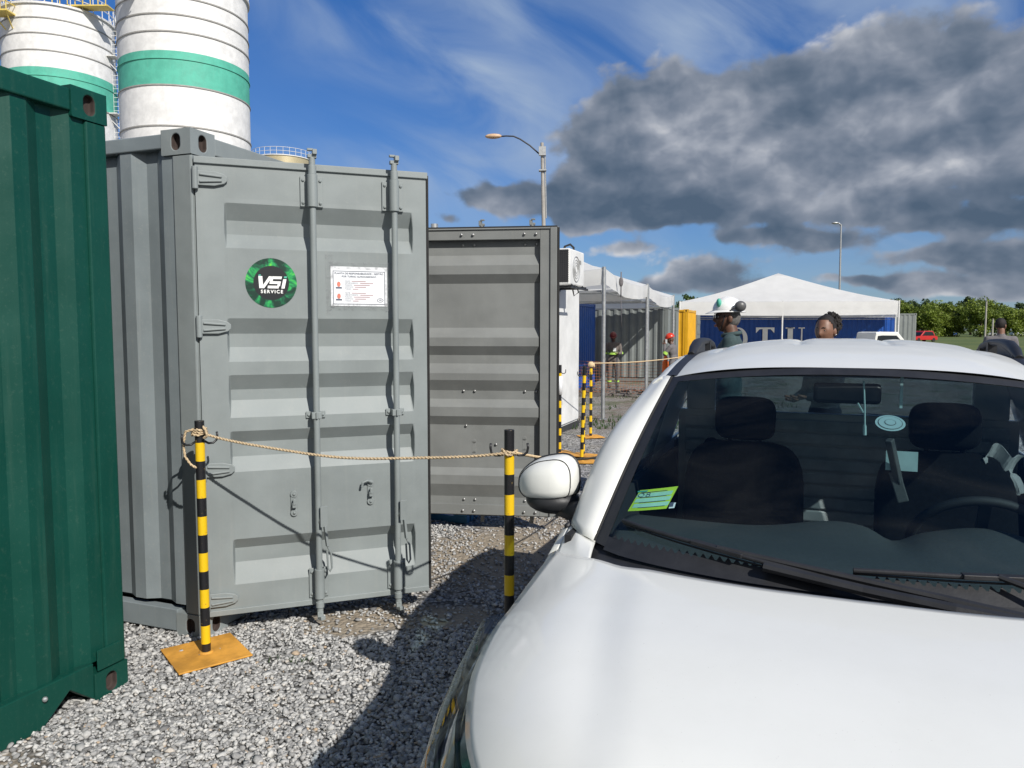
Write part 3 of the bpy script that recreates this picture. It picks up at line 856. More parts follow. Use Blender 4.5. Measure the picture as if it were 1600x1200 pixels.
def rect(mb, x0, x1, z0, z1, y, mi): mb.add([(x0, y, z0), (x1, y, z0), (x1, y, z1), (x0, y, z1)], [(0, 1, 2, 3)], mi)
rect(nt, nx - .15, nx + .15, nz - .105, nz + .105, y0, 0)
for (a_, b_, c_, d_) in ((-.138, .138, .079, .082), (-.138, .138, -.095, -.092), (-.138, -.135, -.095, .082), (.135, .138, -.095, .082)):
    rect(nt, nx + a_, nx + b_, nz + c_, nz + d_, y0 - .0008, 1)
put_text(nt, 'PLANTA DE RESPONSABILIDADE - GESTÃO', .0135, nx, y0 - .001, nz + .068, 1, .0003)
put_text(nt, 'POR TURNO ALMOXARIFADO', .0135, nx, y0 - .001, nz + .052, 1, .0003)
for k, (zz, who) in enumerate(((.028, 0), (-.035, 1))):
    for i, wd in enumerate(('NOME:', 'DEPARTAMENTO:', 'FUNÇÃO:', 'CONTATO:', 'TURNO:')):
        put_text(nt, wd, .0088, nx - .075 + len(wd) * .0027, y0 - .001, nz + zz - i * .0105, 1)
        x0_ = nx - .068 + len(wd) * .0056
        rect(nt, x0_, x0_ + (.075, .07, .085, .06, .03)[i], nz + zz - i * .0105 - .0025, nz + zz - i * .0105 + .0025, y0 - .001, 2)
    px_, pz_ = nx - .108, nz + zz - .022
    rect(nt, px_ - .016, px_ + .016, pz_ - .018, pz_ - .010, y0 - .001, 1)
    nt.add([(px_ + .0095 * math.cos(t * .5236), y0 - .0012, pz_ + .005 + .014 * math.sin(t * .5236)) for t in range(12)], [tuple(range(12))], 3)
ring = [(.017 * math.cos(t * .2618), .011 * math.sin(t * .2618)) for t in range(24)]
nt.add([(nx + .112 + q[0], y0 - .001, nz - .072 + q[1]) for q in ring] + [(nx + .112 + q[0] * .82, y0 - .001, nz - .072 + q[1] * .78) for q in ring],
       [(i, (i + 1) % 24, 24 + (i + 1) % 24, 24 + i) for i in range(24)], 1)
put_text(nt, 'VSI', .010, nx + .112, y0 - .001, nz - .072, 1, .0003)
no = nt.build('notice_sheet', ['paper', 'ink', 'ink_faint', 'ink_red'], d1)
tag(no, 'printed notice about shift responsibility taped to the door')
tp = MB()
for (x0, x1, z0, z1) in ((nx - .165, nx + .17, nz - .125, nz - .09), (nx - .165, nx + .17, nz + .09, nz + .13), (nx - .175, nx - .135, nz - .15, nz + .17), (nx + .135, nx + .175, nz - .13, nz + .13)):
    rect(tp, x0, x1, z0, z1, y0 - .003 - .0004 * len(tp.f), 0)
tp.build('adhesive_tape', 'clear_tape', d1)

# things seen over the roofs and under the doors
MB().tube([(0, 0, 0), (0, 0, .64)], .056, 18).tube([(0, 0, .45), (0, 0, .462)], .061, 18).build('vent_pipe', 'steel_light', None, smooth='auto', loc=(-1.18, 11.62, 2.56))
vp = bpy.data.objects['vent_pipe']; tag(vp, 'short shiny steel vent pipe showing above the brownish open door', 'vent pipe')
bp = MB(); 
for k in range(3): bp.box((0, -.09 + k * .09, .03), (.62, .06, .06))
for k in range(3): bp.box((-.25 + k * .25, 0, .085), (.12, .26, .05))
bpo = bp.build('timber_block', 'blue_drum', None, bevel=.006, loc=(-.62, 6.35, 0)); bpo.rotation_euler = (0, 0, -TH)
tag(bpo, 'blue painted support block under the far end of the brownish door', 'block')
# ------------------------------------------------------------------ white pickup
YAW = R(22)
CARC = Vector((.863, 1.89, 0))
car = thing('pickup_truck', 'white pickup truck parked with its bonnet towards the camera', 'pickup truck', CARC, math.atan2(-math.cos(YAW), -math.sin(YAW)))
def sp(x, xs, ys):
    """monotone cubic interpolation"""
    n = len(xs)
    if x <= xs[0]: return ys[0]
    if x >= xs[-1]: return ys[-1]
    d = [(ys[i + 1] - ys[i]) / (xs[i + 1] - xs[i]) for i in range(n - 1)]
    m = [d[0]] + [0 if d[i - 1] * d[i] <= 0 else 2 * d[i - 1] * d[i] / (d[i - 1] + d[i]) for i in range(1, n - 1)] + [d[-1]]
    i = max(k for k in range(n - 1) if xs[k] <= x)
    h = xs[i + 1] - xs[i]; t = (x - xs[i]) / h
    return ys[i] * (2 * t ** 3 - 3 * t * t + 1) + h * m[i] * (t ** 3 - 2 * t * t + t) + ys[i + 1] * (-2 * t ** 3 + 3 * t * t) + h * m[i + 1] * (t ** 3 - t * t)
def e_hood(f): return sp(f, [.0, .10, .43, .67, .85, .95, 1.05], [.775, .775, .772, .737, .672, .61, .50])
def hood_z(f, y):
    ay = abs(y); zc = sp(f, [-.1, .0, .28, .6, .9, 1.0, 1.06, 1.12], [1.01, 1.005, 1.0, .985, .948, .925, .90, .855])
    # smooth the profile a little
    yc = sp(f, [.1, .3, 1.0], [.52, .50, .37])
    e = e_hood(f); t = min(1, ay / e)
    z = zc - .013 * sst(yc - .045, yc + .06, ay) - .010 * t * t - .012 * sst(yc, e, ay)
    z += .008 * sst(e - .30, e - .16, ay) * (1 - sst(e - .16, e - .02, ay))
    z -= sst(-.05, .45, f) * .050 * (t ** 9)
    z -= .012 * t ** 14
    return z
def hood_rear(y): return sp(abs(y), [0, .15, .25, .487, .635, .70, .775], [.302, .30, .292, .246, .165, .115, .045])
def hood_front(t): return sp(abs(t), [0, .3, .6, .8, .92, 1], [1.15, 1.14, 1.10, 1.04, .995, .965])
def hoodP(u, v):
    t = -1 + 2 * v
    y0 = t * .775; f = hood_rear(y0) + (hood_front(t) - hood_rear(y0)) * u
    y = t * e_hood(f)
    return (f, y, hood_z(f, y))
hm = MB().grid(hoodP, 44, 72, 0, flip=True)
hood = hm.build('bonnet', 'car_white', car, smooth=True, solid=.012)
# cowl (black plastic between bonnet and glass)
def gb(y): return sp(abs(y), [0, .2, .4, .55, .62, .68], [.175, .168, .135, .085, .045, -.01])     # glass foot
def gt(y): return sp(abs(y), [0, .3, .5, .58], [-.515, -.53, -.565, -.60])
def glassP(s, y, off=0.):
    """s 0..1 from foot to header; y lateral at the foot"""
    yb = y; yt = y * .56 / .672
    b = Vector((gb(yb), yb, .985 + .004 * abs(yb))); zt = 1.478 - .045 * (abs(yt) / .56) ** 2
    t = Vector((gt(yt), yt, zt))
    p = b.lerp(t, s)
    bul = math.sin(math.pi * min(1, max(0, s))) * .022
    n = Vector((.56, 0, .83)).normalized()
    return p + n * (bul + off)
def glassY(s, y):  # lateral y wanted at height s -> foot parameter
    return y / (1 + s * (.56 / .672 - 1))
def cowlP(u, v):
    y = -.76 + 1.52 * v
    f0 = hood_rear(y) + .02; f1 = (gb(y) - .02) if abs(y) < .67 else sp(abs(y), [.67, .76], [-.02, .0])
    z0 = hood_z(hood_rear(y), y) - .022; z1 = .978
    return (f0 + (f1 - f0) * u, y, z0 + (z1 - z0) * u - .012 * math.sin(math.pi * u))
MB().grid(cowlP, 6, 60).build('cowl_panel', 'black_plastic', car, smooth=True)
# body side: wing, door and bed side
def wside(f): return sp(f, [-3.25, -3.0, -2.0, -1, 0, .5, .75, .88, .97], [.78, .815, .835, .835, .835, .83, .81, .775, .71])
def side_sec(f):
    if f > .06: yt, zt = e_hood(f) + .003, hood_z(f, e_hood(f)) - .004
    elif f > -1.82:
        tq = min(1, max(0, (f + .12) / .18)); zh = hood_z(.06, e_hood(.06)) - .004
        yt = .789 + (.778 - .789) * tq; zt = float(np.interp(f, [-1.8, -.12, .06], [1.03, 1.0, zh]))
    else: yt, zt = .79, 1.04
    w = wside(f)
    zs = zt
    return [(yt, zt), (yt + (w - yt) * .55, zt - .022), (w - .012, zt - .075), (w, .80 if zt > .86 else zt - .1), (w + .002, .68), (w - .012, .50), (w - .02, .36), (w - .05, .27)]
arches = [(.40, .33), (-2.33, .33)]
def keep(c):
    for fx, r in arches:
        if math.hypot(c.x - fx, c.z - .31) < r + .015: return False
    if c.x > .44 and c.z > float(np.interp(c.x, [.44, .47, .60, .72, .83, .93], [.90, .850, .77, .70, .65, .63])): return False
    return True
def interp_sec(sec, v):
    k = len(sec) - 1; x = v * k; i = min(int(x), k - 1); t = x - i
    p0 = sec[max(i - 1, 0)]; p1 = sec[i]; p2 = sec[i + 1]; p3 = sec[min(i + 2, k)]
    def cr(a, b, c, d): return .5 * ((2 * b) + (-a + c) * t + (2 * a - 5 * b + 4 * c - d) * t * t + (-a + 3 * b - 3 * c + d) * t ** 3)
    return cr(p0[0], p1[0], p2[0], p3[0]), cr(p0[1], p1[1], p2[1], p3[1])
def side_part(name, f0, f1, sgn, nu, mat='car_white'):
    def fn(u, v):
        f = f0 + (f1 - f0) * u
        y, z = interp_sec(side_sec(f), v)
        return (f, sgn * y, z)
    return MB().grid(fn, nu, 30, flip=(sgn > 0), keep=keep).build(name, mat, car, smooth=True, solid=.01 * (1 if sgn > 0 else 1))
for s in (-1, 1):
    side_part('front_wing', .955, .02, s, 44)
    side_part('side_door', .012, -1.30, s, 20)
    side_part('bed_side', -1.308, -3.25, s, 60)
    # wheel-arch liner + trim
    for fx, r in arches:
        am = MB()
        for k in range(18):
            a0 = math.pi * (k / 18) * 1.1 - .15; a1 = math.pi * ((k + 1) / 18) * 1.1 - .15
            q = lambda a, rr, y: (fx + rr * math.cos(a), s * y, .31 + rr * math.sin(a))
            am.add([q(a0, r + .035, .842), q(a1, r + .035, .842), q(a1, r - .005, .848), q(a0, r - .005, .848), q(a1, r - .005, .55), q(a0, r - .005, .55)],
                   [(0, 1, 2, 3), (3, 2, 4, 5)])
        am.build('wheel_arch', 'black_plastic', car)
        wh = MB(); c = (fx, s * .74, .30)
        prof = [(.10, .215), (.10, .27), (.085, .296), (.05, .30), (-.05, .30), (-.085, .296), (-.10, .27), (-.10, .215)]
        n = 32; vs = []
        for (py, pr) in prof:
            for k in range(n):
                a = 2 * math.pi * k / n; vs.append((fx + pr * math.cos(a), s * (.74 + py), .30 + pr * math.sin(a)))
        wh.add(vs, [(i * n + k, i * n + (k + 1) % n, (i + 1) * n + (k + 1) % n, (i + 1) * n + k) for i in range(len(prof) - 1) for k in range(n)])
        tyre = wh.build('wheel', 'rubber', car, smooth=True)
        rm = MB(); rm.cyl((fx, s * .81, .30), .205, .02, 'y', 28); rm.cyl((fx, s * .825, .30), .05, .03, 'y', 16)
        for k in range(5):
            a = 2 * math.pi * k / 5; rm.bar((fx + .04 * math.cos(a), s * .826, .30 + .04 * math.sin(a)), (fx + .2 * math.cos(a), s * .826, .30 + .2 * math.sin(a)), .045, .02)
        rm.build('rim', 'galvanised', tyre, bevel=.004)
# headlamps wrapping the corners
hp = [(.40, .774, .905), (.55, .758, .885), (.67, .739, .872), (.78, .704, .858), (.86, .668, .848), (.93, .622, .838), (1.0, .56, .828)]
op = [(.47, .826, .850), (.60, .833, .77), (.72, .828, .70), (.83, .808, .65), (.93, .765, .63), (1.02, .70, .62), (1.10, .61, .61)]
for s in (-1, 1):
    def lampP(u, v, s=s, off=0.004):
        x = u * 6; i = min(int(x), 5); t = x - i
        a = Vector(hp[i]).lerp(Vector(hp[i + 1]), t); b_ = Vector(op[i]).lerp(Vector(op[i + 1]), t)
        p = a.lerp(b_, v); nrm = Vector((.35, .7, .6)).normalized()
        p += nrm * (.030 * math.sin(math.pi * v) + off)
        return (p.x, s * p.y, p.z)
    MB().grid(lampP, 30, 8, flip=(s < 0)).build('headlight', 'headlight_glass', car, smooth=True)
    hb = car.children[-1]
    MB().grid(lambda u, v: lampP(u, v, off=-.035), 30, 8, flip=(s < 0)).build('reflector', 'chrome', hb, smooth=True)
    hb2 = MB(); 
    hb2.tube([lampP(k / 10, .42, off=-.012) for k in range(11)], .007, 6); hb2.tube([lampP(k / 10, .16, off=-.008) for k in range(11)], .006, 6)
    hb2.build('lamp_trim', 'black_plastic', hb, smooth=True)
# front bumper, grille
def fplan(y): return sp(abs(y), [0, .3, .5, .62, .70, .755, .79, .815], [1.225, 1.205, 1.165, 1.115, 1.055, .98, .90, .80])
def bumpP(u, v):
    a = -1 + 2 * u; y = math.copysign(abs(a) ** .8, a) * .815
    k = [(-.10, .86), (-.045, .80), (-.01, .70), (.0, .60), (.015, .50), (.01, .40), (-.03, .30), (-.07, .22)]
    x = v * 7; i = min(int(x), 6); t = x - i
    df = k[i][0] + (k[i + 1][0] - k[i][0]) * t; z = k[i][1] + (k[i + 1][1] - k[i][1]) * t
    if z > .66: z = .66 + (z - .66) * sp(abs(y), [.0, .45, .6, .8], [1, 1, .2, .05])
    return (fplan(y) + df, y * (1 + .25 * df), z)
MB().grid(bumpP, 60, 21, flip=False).build('front_bumper', 'car_white', car, smooth=True, solid=.01)
gr = MB(); gr.box((1.218, 0, .70), (.03, .86, .13)); gr.box((1.235, 0, .40), (.03, 1.1, .16))
for k in range(5): gr.bar((1.237, -.42, .655 + k * .024), (1.237, .42, .655 + k * .024), .008)
gr.build('grille', 'black_plastic', car, bevel=.01)
# windscreen
MB().grid(lambda u, v: glassP(u, -.672 + 1.344 * v), 20, 40, flip=False).build('windscreen', 'windscreen_glass', car, smooth=True)
fr = MB()
def border_band(mb, s0, s1, y0, y1, off, nu=16, nv=24, mi=0, flip=False):
    mb.grid(lambda u, v: glassP(s0 + (s1 - s0) * u, y0 + (y1 - y0) * v, off), nu, nv, mi, flip)
border_band(fr, .955, 1.0, -.672, .672, .0015); border_band(fr, 0, .955, -.672, -.635, .0015, 24, 3); border_band(fr, 0, .955, .635, .672, .0015, 24, 3)
border_band(fr, -.015, .045, -.635, .635, .0015)
# toothed printed edge above the cowl
for k in range(58):
    y = -.62 + k * .0215
    if -.02 < y < .03: continue
    a = glassP(.045, y, .0016); b_ = glassP(.045, y + .017, .0016); c = glassP(.062, y + .006, .0016)
    fr.add([a, b_, c], [(0, 1, 2)])
fr.build('windscreen_border', 'black_plastic', car)
# A pillars
def pil(s_):
    I = glassP(s_, .672)
    O = Vector((sp(s_, [0, .5, 1], [-.02, -.305, -.62]), sp(s_, [0, .5, 1], [.722, .684, .603]), sp(s_, [0, .5, 1], [1.0, 1.225, 1.432])))
    S_ = Vector((sp(s_, [0, .5, 1], [-.12, -.37, -.665]), sp(s_, [0, .5, 1], [.786, .738, .655]), sp(s_, [0, .5, 1], [1.0, 1.215, 1.40])))
    b = math.sin(math.pi * s_) * .012
    O = O + Vector((.3, .3, .6)).normalized() * b; S_ = S_ + Vector((0, .7, .4)).normalized() * b
    return I, O, S_
for s in (-1, 1):
    def pf(u, v, s=s):
        I, O, S_ = pil(u)
        if v < .4: p = I.lerp(O, v / .4) + Vector((.3, .2, .6)) * (.010 * math.sin(math.pi * v / .4))
        else: p = O.lerp(S_, (v - .4) / .6) + Vector((0, .5, .5)) * (.012 * math.sin(math.pi * (v - .4) / .6))
        return (p.x, s * p.y, p.z)
    MB().grid(pf, 24, 10, flip=(s > 0)).build('windscreen_pillar', 'car_white', car, smooth=True, solid=.008)
    # rubber seam between pillar and glass
    MB().tube([(lambda p: (p.x, s * p.y, p.z + .002))(glassP(k / 16, .676)) for k in range(17)], .0045, 6).build('windscreen_seal', 'rubber', car, smooth=True)
    # painted panel between bonnet corner, pillar foot and wing
    def sc_(u, v, s=s):
        y = .645 + .130 * v; f = hood_rear(y) + .004; a_ = Vector((f, y, hood_z(f, y) - .003))
        I, O, S_ = pil(0.0)
        q = I.lerp(O, v / .4) if v < .4 else O.lerp(S_, (v - .4) / .6)
        p = a_.lerp(q, u); p.z += .004 * math.sin(math.pi * u)
        return (p.x, s * p.y, p.z)
    MB().grid(sc_, 10, 14, flip=(s > 0)).build('scuttle_corner', 'car_white', car, smooth=True, solid=.006)
# roof
def zc(f): return sp(f, [-1.80, -1.7, -1.5, -1.2, -.95, -.75, -.62, -.515], [1.528, 1.545, 1.562, 1.562, 1.548, 1.525, 1.503, 1.480])
def ze(f): return sp(f, [-1.80, -1.5, -1.2, -.9, -.6], [1.470, 1.498, 1.500, 1.478, 1.434])
def roofP(u, v):
    y = -.555 + 1.11 * v; f0 = gt(y); f = f0 + (-1.80 - f0) * u
    r = abs(y) / .555; pw = 3.1
    ff = f if u > .3 else f
    z = zc(-.515 + (-1.80 + .515) * u) * (1 - r ** pw) + ze(-.6 + (-1.2) * u) * r ** pw
    for c in (.155, .45):
        d = (abs(y) - c)
        k = sst(-.90, -1.02, f)
        z -= .016 * k * (sst(-.055, -.040, d) * (1 - sst(.02, .045, d))) if False else .007 * k * (math.exp(-(d / .014) ** 2) + .5 * sst(-.06, -.02, d) * (1 - sst(.02, .06, d)))
    return (f, y, z)
MB().grid(roofP, 50, 130, flip=True).build('roof', 'car_white', car, smooth=True)
for s in (-1, 1):
    def edgeP(u, v, s=s):
        f = -.60 - 1.20 * u; z0 = ze(f)
        if v < .25: y = .555 + .03 * v / .25; z = z0 - .004
        else:
            t = (v - .25) / .75; y = .585 + .075 * t + .0; z = z0 - .002 - .004 - .055 * t ** 1.6 + .010 * math.sin(math.pi * t)
        return (f, s * y, z)
    MB().grid(edgeP, 24, 14, flip=(s > 0)).build('roof_side', 'car_white', car, smooth=True, solid=.006)
    # black ditch strip and roof rack rail
    MB().grid(lambda u, v, s=s: (-.60 - 1.2 * u, s * (.545 + .040 * v), ze(-.60 - 1.2 * u) + .004 + .003 * math.sin(math.pi * v)), 24, 4, flip=(s > 0)).build('roof_strip', 'black_plastic', car, smooth=True)
    rk = MB()
    prof = [(-1.06, .004), (-1.12, .024), (-1.20, .040), (-1.30, .047), (-1.42, .050), (-1.56, .050), (-1.68, .044), (-1.75, .026), (-1.79, .0)]
    rk.tube([(f, s * .568, ze(max(f, -1.78)) + h) for f, h in prof], [.014, .020, .021, .018, .015, .015, .018, .018, .012], 12)
    def web(fs):
        top = [(f, ip(f, [p[0] for p in prof][::-1], [p[1] for p in prof][::-1])) for f in fs]
        n_ = len(fs) + 2
        rk.add([(f, s * (.568 + dy), ze(f) + zz) for dy in (-.017, .017) for (f, zz) in ([(fs[0], -.002)] + top + [(fs[-1], -.002)])],
               [tuple(range(n_)), tuple(range(2 * n_ - 1, n_ - 1, -1))] + [(i, (i + 1) % n_, n_ + (i + 1) % n_, n_ + i) for i in range(n_)])
    web([-1.06, -1.12, -1.20, -1.28, -1.33]); web([-1.50, -1.535]); web([-1.67, -1.71, -1.75, -1.79])
    rk.build('roof_rail', 'black_plastic', car, smooth='auto', bevel=.004)
    # side glass + frame
    def sg(u, v, s=s):
        f0 = -.12 - .545 * v; f = f0 + (-1.30 - f0) * u
        y = .782 + (.650 - .782) * v; z = 1.0 + .40 * v + (.055 * v) * sst(-.66, -1.2, f)
        return (f, s * y, z)
    MB().grid(sg, 16, 12, flip=(s > 0)).build('side_window', 'side_glass', car, smooth=True)
    MB().grid(lambda u, v, s=s: (-1.30 - .55 * u, s * (.786 - .13 * v), 1.02 + (.44 - .03 * u) * v), 6, 8, flip=(s > 0)).build('rear_pillar', 'car_white', car, smooth=True, solid=.02)
    sl = MB(); sl.tube([(-.10, s * .790, .998), (-.6, s * .795, 1.008), (-1.30, s * .795, 1.02)], .009, 6); sl.build('window_trim', 'black_plastic', car, smooth=True)
    # door handle
    MB().tube([(-.98, s * .842, .90), (-1.0, s * .862, .905), (-1.12, s * .862, .905), (-1.14, s * .842, .90)], .012, 8).build('outer_handle', 'car_white', car, smooth=True)
# cab back: wall with window
cb_ = MB()
cb_.bx(-1.84, -1.80, -.74, .74, .45, 1.20); cb_.bx(-1.84, -1.80, -.66, .66, 1.375, 1.47); cb_.bx(-1.84, -1.80, -.70, -.56, 1.20, 1.375); cb_.bx(-1.84, -1.80, .56, .70, 1.20, 1.375)
cb_.build('cab_back', 'car_white', car, bevel=.006)
MB().bx(-1.825, -1.818, -.56, .56, 1.20, 1.375).build('rear_window', 'rear_glass', car)
# bed
bd = MB(); bd.bx(-3.22, -1.86, -.76, .76, .56, .60)
for s in (-1, 1): bd.bx(-3.22, -1.86, s * .75 - .02, s * .75 + .02, .60, 1.03)
bd.bx(-3.26, -3.20, -.78, .78, .50, 1.04); bd.bx(-1.90, -1.845, -.76, .76, .58, 1.04)
bd.build('bed_liner', 'black_plastic', car)
MB().bx(-3.275, -3.262, -.76, .76, .52, 1.03).build('tailgate', 'car_white', car, bevel=.006)
MB().bx(-3.33, -3.24, -.80, .80, .34, .50).build('rear_bumper', 'black_plastic', car, bevel=.03)
for s in (-1, 1): MB().bx(-3.285, -3.262, s * .80 - .045, s * .80 + .03, .72, 1.0).build('tail_light', 'car_red', car, bevel=.01)
MB().bx(-3.1, .95, -.60, .60, .22, .45).build('chassis', 'black_plastic', car)
MB().bx(.20, 1.0, -.62, .62, .45, .80).build('engine_bay', 'black_gap', car)
# wing mirrors
for s in (-1, 1):
    cx, cy, cz_ = -.29, .915, 1.095
    def shell(d, p):
        # flat-backed, egg shaped housing; the mirror glass faces backwards
        x = p.x if p.x > 0 else p.x * .35
        o_ = (d.y + 1) / 2
        q = lambda a, e: math.copysign(abs(a) ** e, a)
        z = .100 * q(d.z, .70) * (1 - .50 * o_ ** 1.4)
        if z < -.045: z = -.045 + (z + .045) * .35
        if d.z > 0: z *= 1 - .10 * max(0, -d.y) ** 2
        z += .018 * (1 - o_) - .012 * o_
        return Vector((x * (1 - .30 * o_ ** 2), .106 * q(d.y, .78), z))
    mm = MB()
    mm.ball((cx, cy + .0, cz_), (.095, .105, .078), 32, fn=shell)
    if s < 0: mm.v = [(v[0], -v[1], v[2]) for v in mm.v]; mm.f = [f[::-1] for f in mm.f]
    wm = mm.build('wing_mirror', 'car_white', car, smooth=True)
    rim = MB()
    for rs_, rr_ in ((1.0, .0045), (.45, .0018)):
        loop = []
        for k in range(49):
            th = 2 * math.pi * k / 48; cph = math.cos(th); sph = math.sin(th); xx = .0 if rs_ == 1.0 else .55
            d_ = Vector((xx, cph * math.sqrt(1 - xx * xx), sph * math.sqrt(1 - xx * xx)))
            p_ = shell(d_, Vector((d_.x * .095, 0, 0))); loop.append((cx + p_.x + (.001 if xx else -.004), s * (cy + p_.y * 1.004), cz_ + p_.z * 1.004))
        rim.tube(loop, rr_, 6, caps=False)
    rim.build('mirror_rim', 'black_plastic', wm, smooth=True)
    ar = MB(); ar.ball((cx + .0, s * (cy - .015), cz_ - .062), (.080, .092, .046), 24)
    ar.tube([(cx + .012, s * (cy - .03), cz_ - .070), (cx + .03, s * .82, cz_ - .088), (cx + .05, s * .772, cz_ - .085)], [.036, .034, .040], 14)
    ar.build('mirror_foot', 'black_plastic', wm, smooth=True)
    MB().ball((cx - .034, s * (cy), cz_), (.006, .094, .068), 20).build('mirror_glass', 'chrome', wm, smooth=True)
# wipers
def wiper(ya, yb, sa, sb, knee, pivot):
    w = MB()
    N = 10
    pts = [glassP(sa + (sb - sa) * k / N, ya + (yb - ya) * k / N, .020 + .006 * math.sin(math.pi * k / N)) for k in range(N + 1)]
    w.tube(pts, .007, 6)
    w.tube([glassP(sa + (sb - sa) * k / N, ya + (yb - ya) * k / N, .008) for k in range(N + 1)], .0035, 5)
    mid = glassP(sa + (sb - sa) * .5, ya + (yb - ya) * .5, .032)
    w.bar(glassP(sa + (sb - sa) * .38, ya + (yb - ya) * .38, .028), glassP(sa + (sb - sa) * .62, ya + (yb - ya) * .62, .028), .022, .012)
    kn = Vector(knee); pv = Vector(pivot)
    w.tube([mid, kn, pv], [.007, .010, .014], 8)
    w.cyl(pv, .02, .03, 'z', 14)
    w.build('wiper', 'black_plastic', car, bevel=.002)
wiper(-.60, -.04, .11, .015, (.20, .18, 1.005), (.245, .40, .985))
wiper(.0, .60, .055, .075, (.19, .46, 1.01), (.21, .62, .985))
w = MB(); w.tube([glassP(.022, -.2, .030), (.205, .02, 1.004), (.245, .20, .998), (.255, .36, .985)], [.012, .013, .014, .016], 8)
w.build('wiper_arm', 'black_plastic', car)
# stickers on the inside of the glass
cd = MB()
def onglass(mb, sc, yc, hs, hy, off, mi, n=4, skew=0.):
    y0 = glassY(sc, yc)
    mb.grid(lambda u, v: glassP(sc - hs + 2 * hs * u + .36 * (y0 - hy + 2 * hy * v + skew * (u - .5) - CY0), y0 - hy + 2 * hy * v + skew * (u - .5), off), n, n, mi)
SC, YC = .250, -.520
CY0 = glassY(SC, YC)
onglass(cd, SC, YC, .050, .058, -.003, 0, skew=.014)
for k, (zz, hh) in enumerate(((.022, .009), (-.002, .009), (-.027, .009))): onglass(cd, SC + zz, YC + .35 * zz * .3, hh, .053, -.0022, 1, skew=.003)
for k in range(4): onglass(cd, SC + .035 - k * .024, YC - .0 , .0012, .04, -.0018, 2)
onglass(cd, SC + .042, YC - .035, .0035, .016, -.0018, 3); onglass(cd, SC - .040, YC + .060, .012, .008, -.0018, 4); onglass(cd, SC - .036, YC + .057, .010, .006, -.0014, 2)
def inkstroke(pts):
    ps = [glassP(SC + .023 + p[1] * .9 + .36 * p[0], glassY(SC, YC) + p[0], -.0012) for p in pts]
    cd.tube(ps, .0009, 4, 2)
inkstroke([(-.040 + .009 * math.cos(t * .6), .010 * math.sin(t * .6)) for t in range(11)])
inkstroke([(-.018 + .005 * math.cos(t * .6), .005 + .005 * math.sin(t * .6)) for t in range(11)])
inkstroke([(-.018 + .006 * math.cos(t * .6), -.006 + .006 * math.sin(t * .6)) for t in range(11)])
tag(cd.build('windscreen_card', ['lime_card', 'mint_card', 'ink', 'silo_green', 'white_letter'], car), 'lime green permit card marked 08 stuck inside the windscreen')
dk = MB()
def ontile(sc, yc, r0, r1, off, mi, n=28):
    y0 = glassY(sc, yc)
    P0 = [glassP(sc + r0 * .0 + r1 * .95 * math.sin(2 * math.pi * k / n), y0 + r1 * math.cos(2 * math.pi * k / n), off) for k in range(n)]
    dk.add(P0, [tuple(range(n))], mi)
ontile(.69, .105, 0, .044, -.004, 0); ontile(.69, .105, 0, .036, -.003, 1); ontile(.69, .105, 0, .034, -.0024, 0); ontile(.69, .105, 0, .017, -.0018, 1); ontile(.69, .105, 0, .015, -.0012, 0)
dk.build('suction_disc', ['disc_plastic', 'dash_plastic'], car)
ph = MB(); ph.bar(glassP(.64, .115, -.03), (-.33, .135, 1.16), .02, .02); ph.box((-.33, .14, 1.225), (.01, .075, .05)); ph.box((-.325, .135, 1.15), (.012, .03, .09), Matrix.Rotation(.3, 3, 'X'))
ph.build('phone_holder', 'dash_plastic', car, bevel=.003)
rd = MB(); rd.box((-.325, .14, 1.225), (.004, .082, .056)); rd.build('holder_frame', 'disc_plastic', car)
MB().box((-.58, .0, 1.395), (.035, .20, .065)).build('inner_mirror', 'black_plastic', car, bevel=.012)
co = MB(); co.tube([(-.52, .045, 1.44), (-.52, .05, 1.36), (-.52, .052, 1.30)], .003, 5); co.tube([(-.52, .052, 1.30), (-.52, .053, 1.27)], .006, 6); co.tube([(-.52, .03, 1.37), (-.52, .047, 1.34)], .0025, 5)
co.build('hanging_cord', 'disc_plastic', car)
MB().box((-.56, .155, 1.41), (.006, .008, .11)).build('visor_clip', 'disc_plastic', car)
# cabin inside
it = MB(); it.bx(-1.79, .10, -.74, .74, .30, .34); it.build('cabin_floor', 'seat_fabric', car)
for s in (-1, 1): MB().bx(-1.79, .0, s * .755 - .01, s * .755 + .01, .34, 1.0).build('door_lining', 'seat_fabric', car)
MB().grid(lambda u, v: (-.64 - 1.13 * u, -.52 + 1.04 * v, 1.425 + .035 * math.sin(math.pi * u) + .02 * math.sin(math.pi * v)), 8, 8).build('headliner', 'headliner', car)
MB().grid(lambda u, v: (gb(-.64 + 1.28 * v) - .01 - (.46 + gb(-.64 + 1.28 * v)) * u, -.64 + 1.28 * v,
        .965 + .045 * math.sin(math.pi * u ** .8) * 1.0 + .055 * sst(.35, .9, u) * math.exp(-(((-.64 + 1.28 * v) - .36) / .17) ** 2) + .04 * sst(.4, .9, u) * math.exp(-(((-.64 + 1.28 * v) + .02) / .16) ** 2)
        - .16 * sst(.9, 1.0, u) - .03 * sst(.3, .9, u) * math.exp(-(((-.64 + 1.28 * v) - .13) / .05) ** 2)), 24, 60, flip=True).build('dashboard', 'dash_plastic', car, smooth=True, solid=.01)
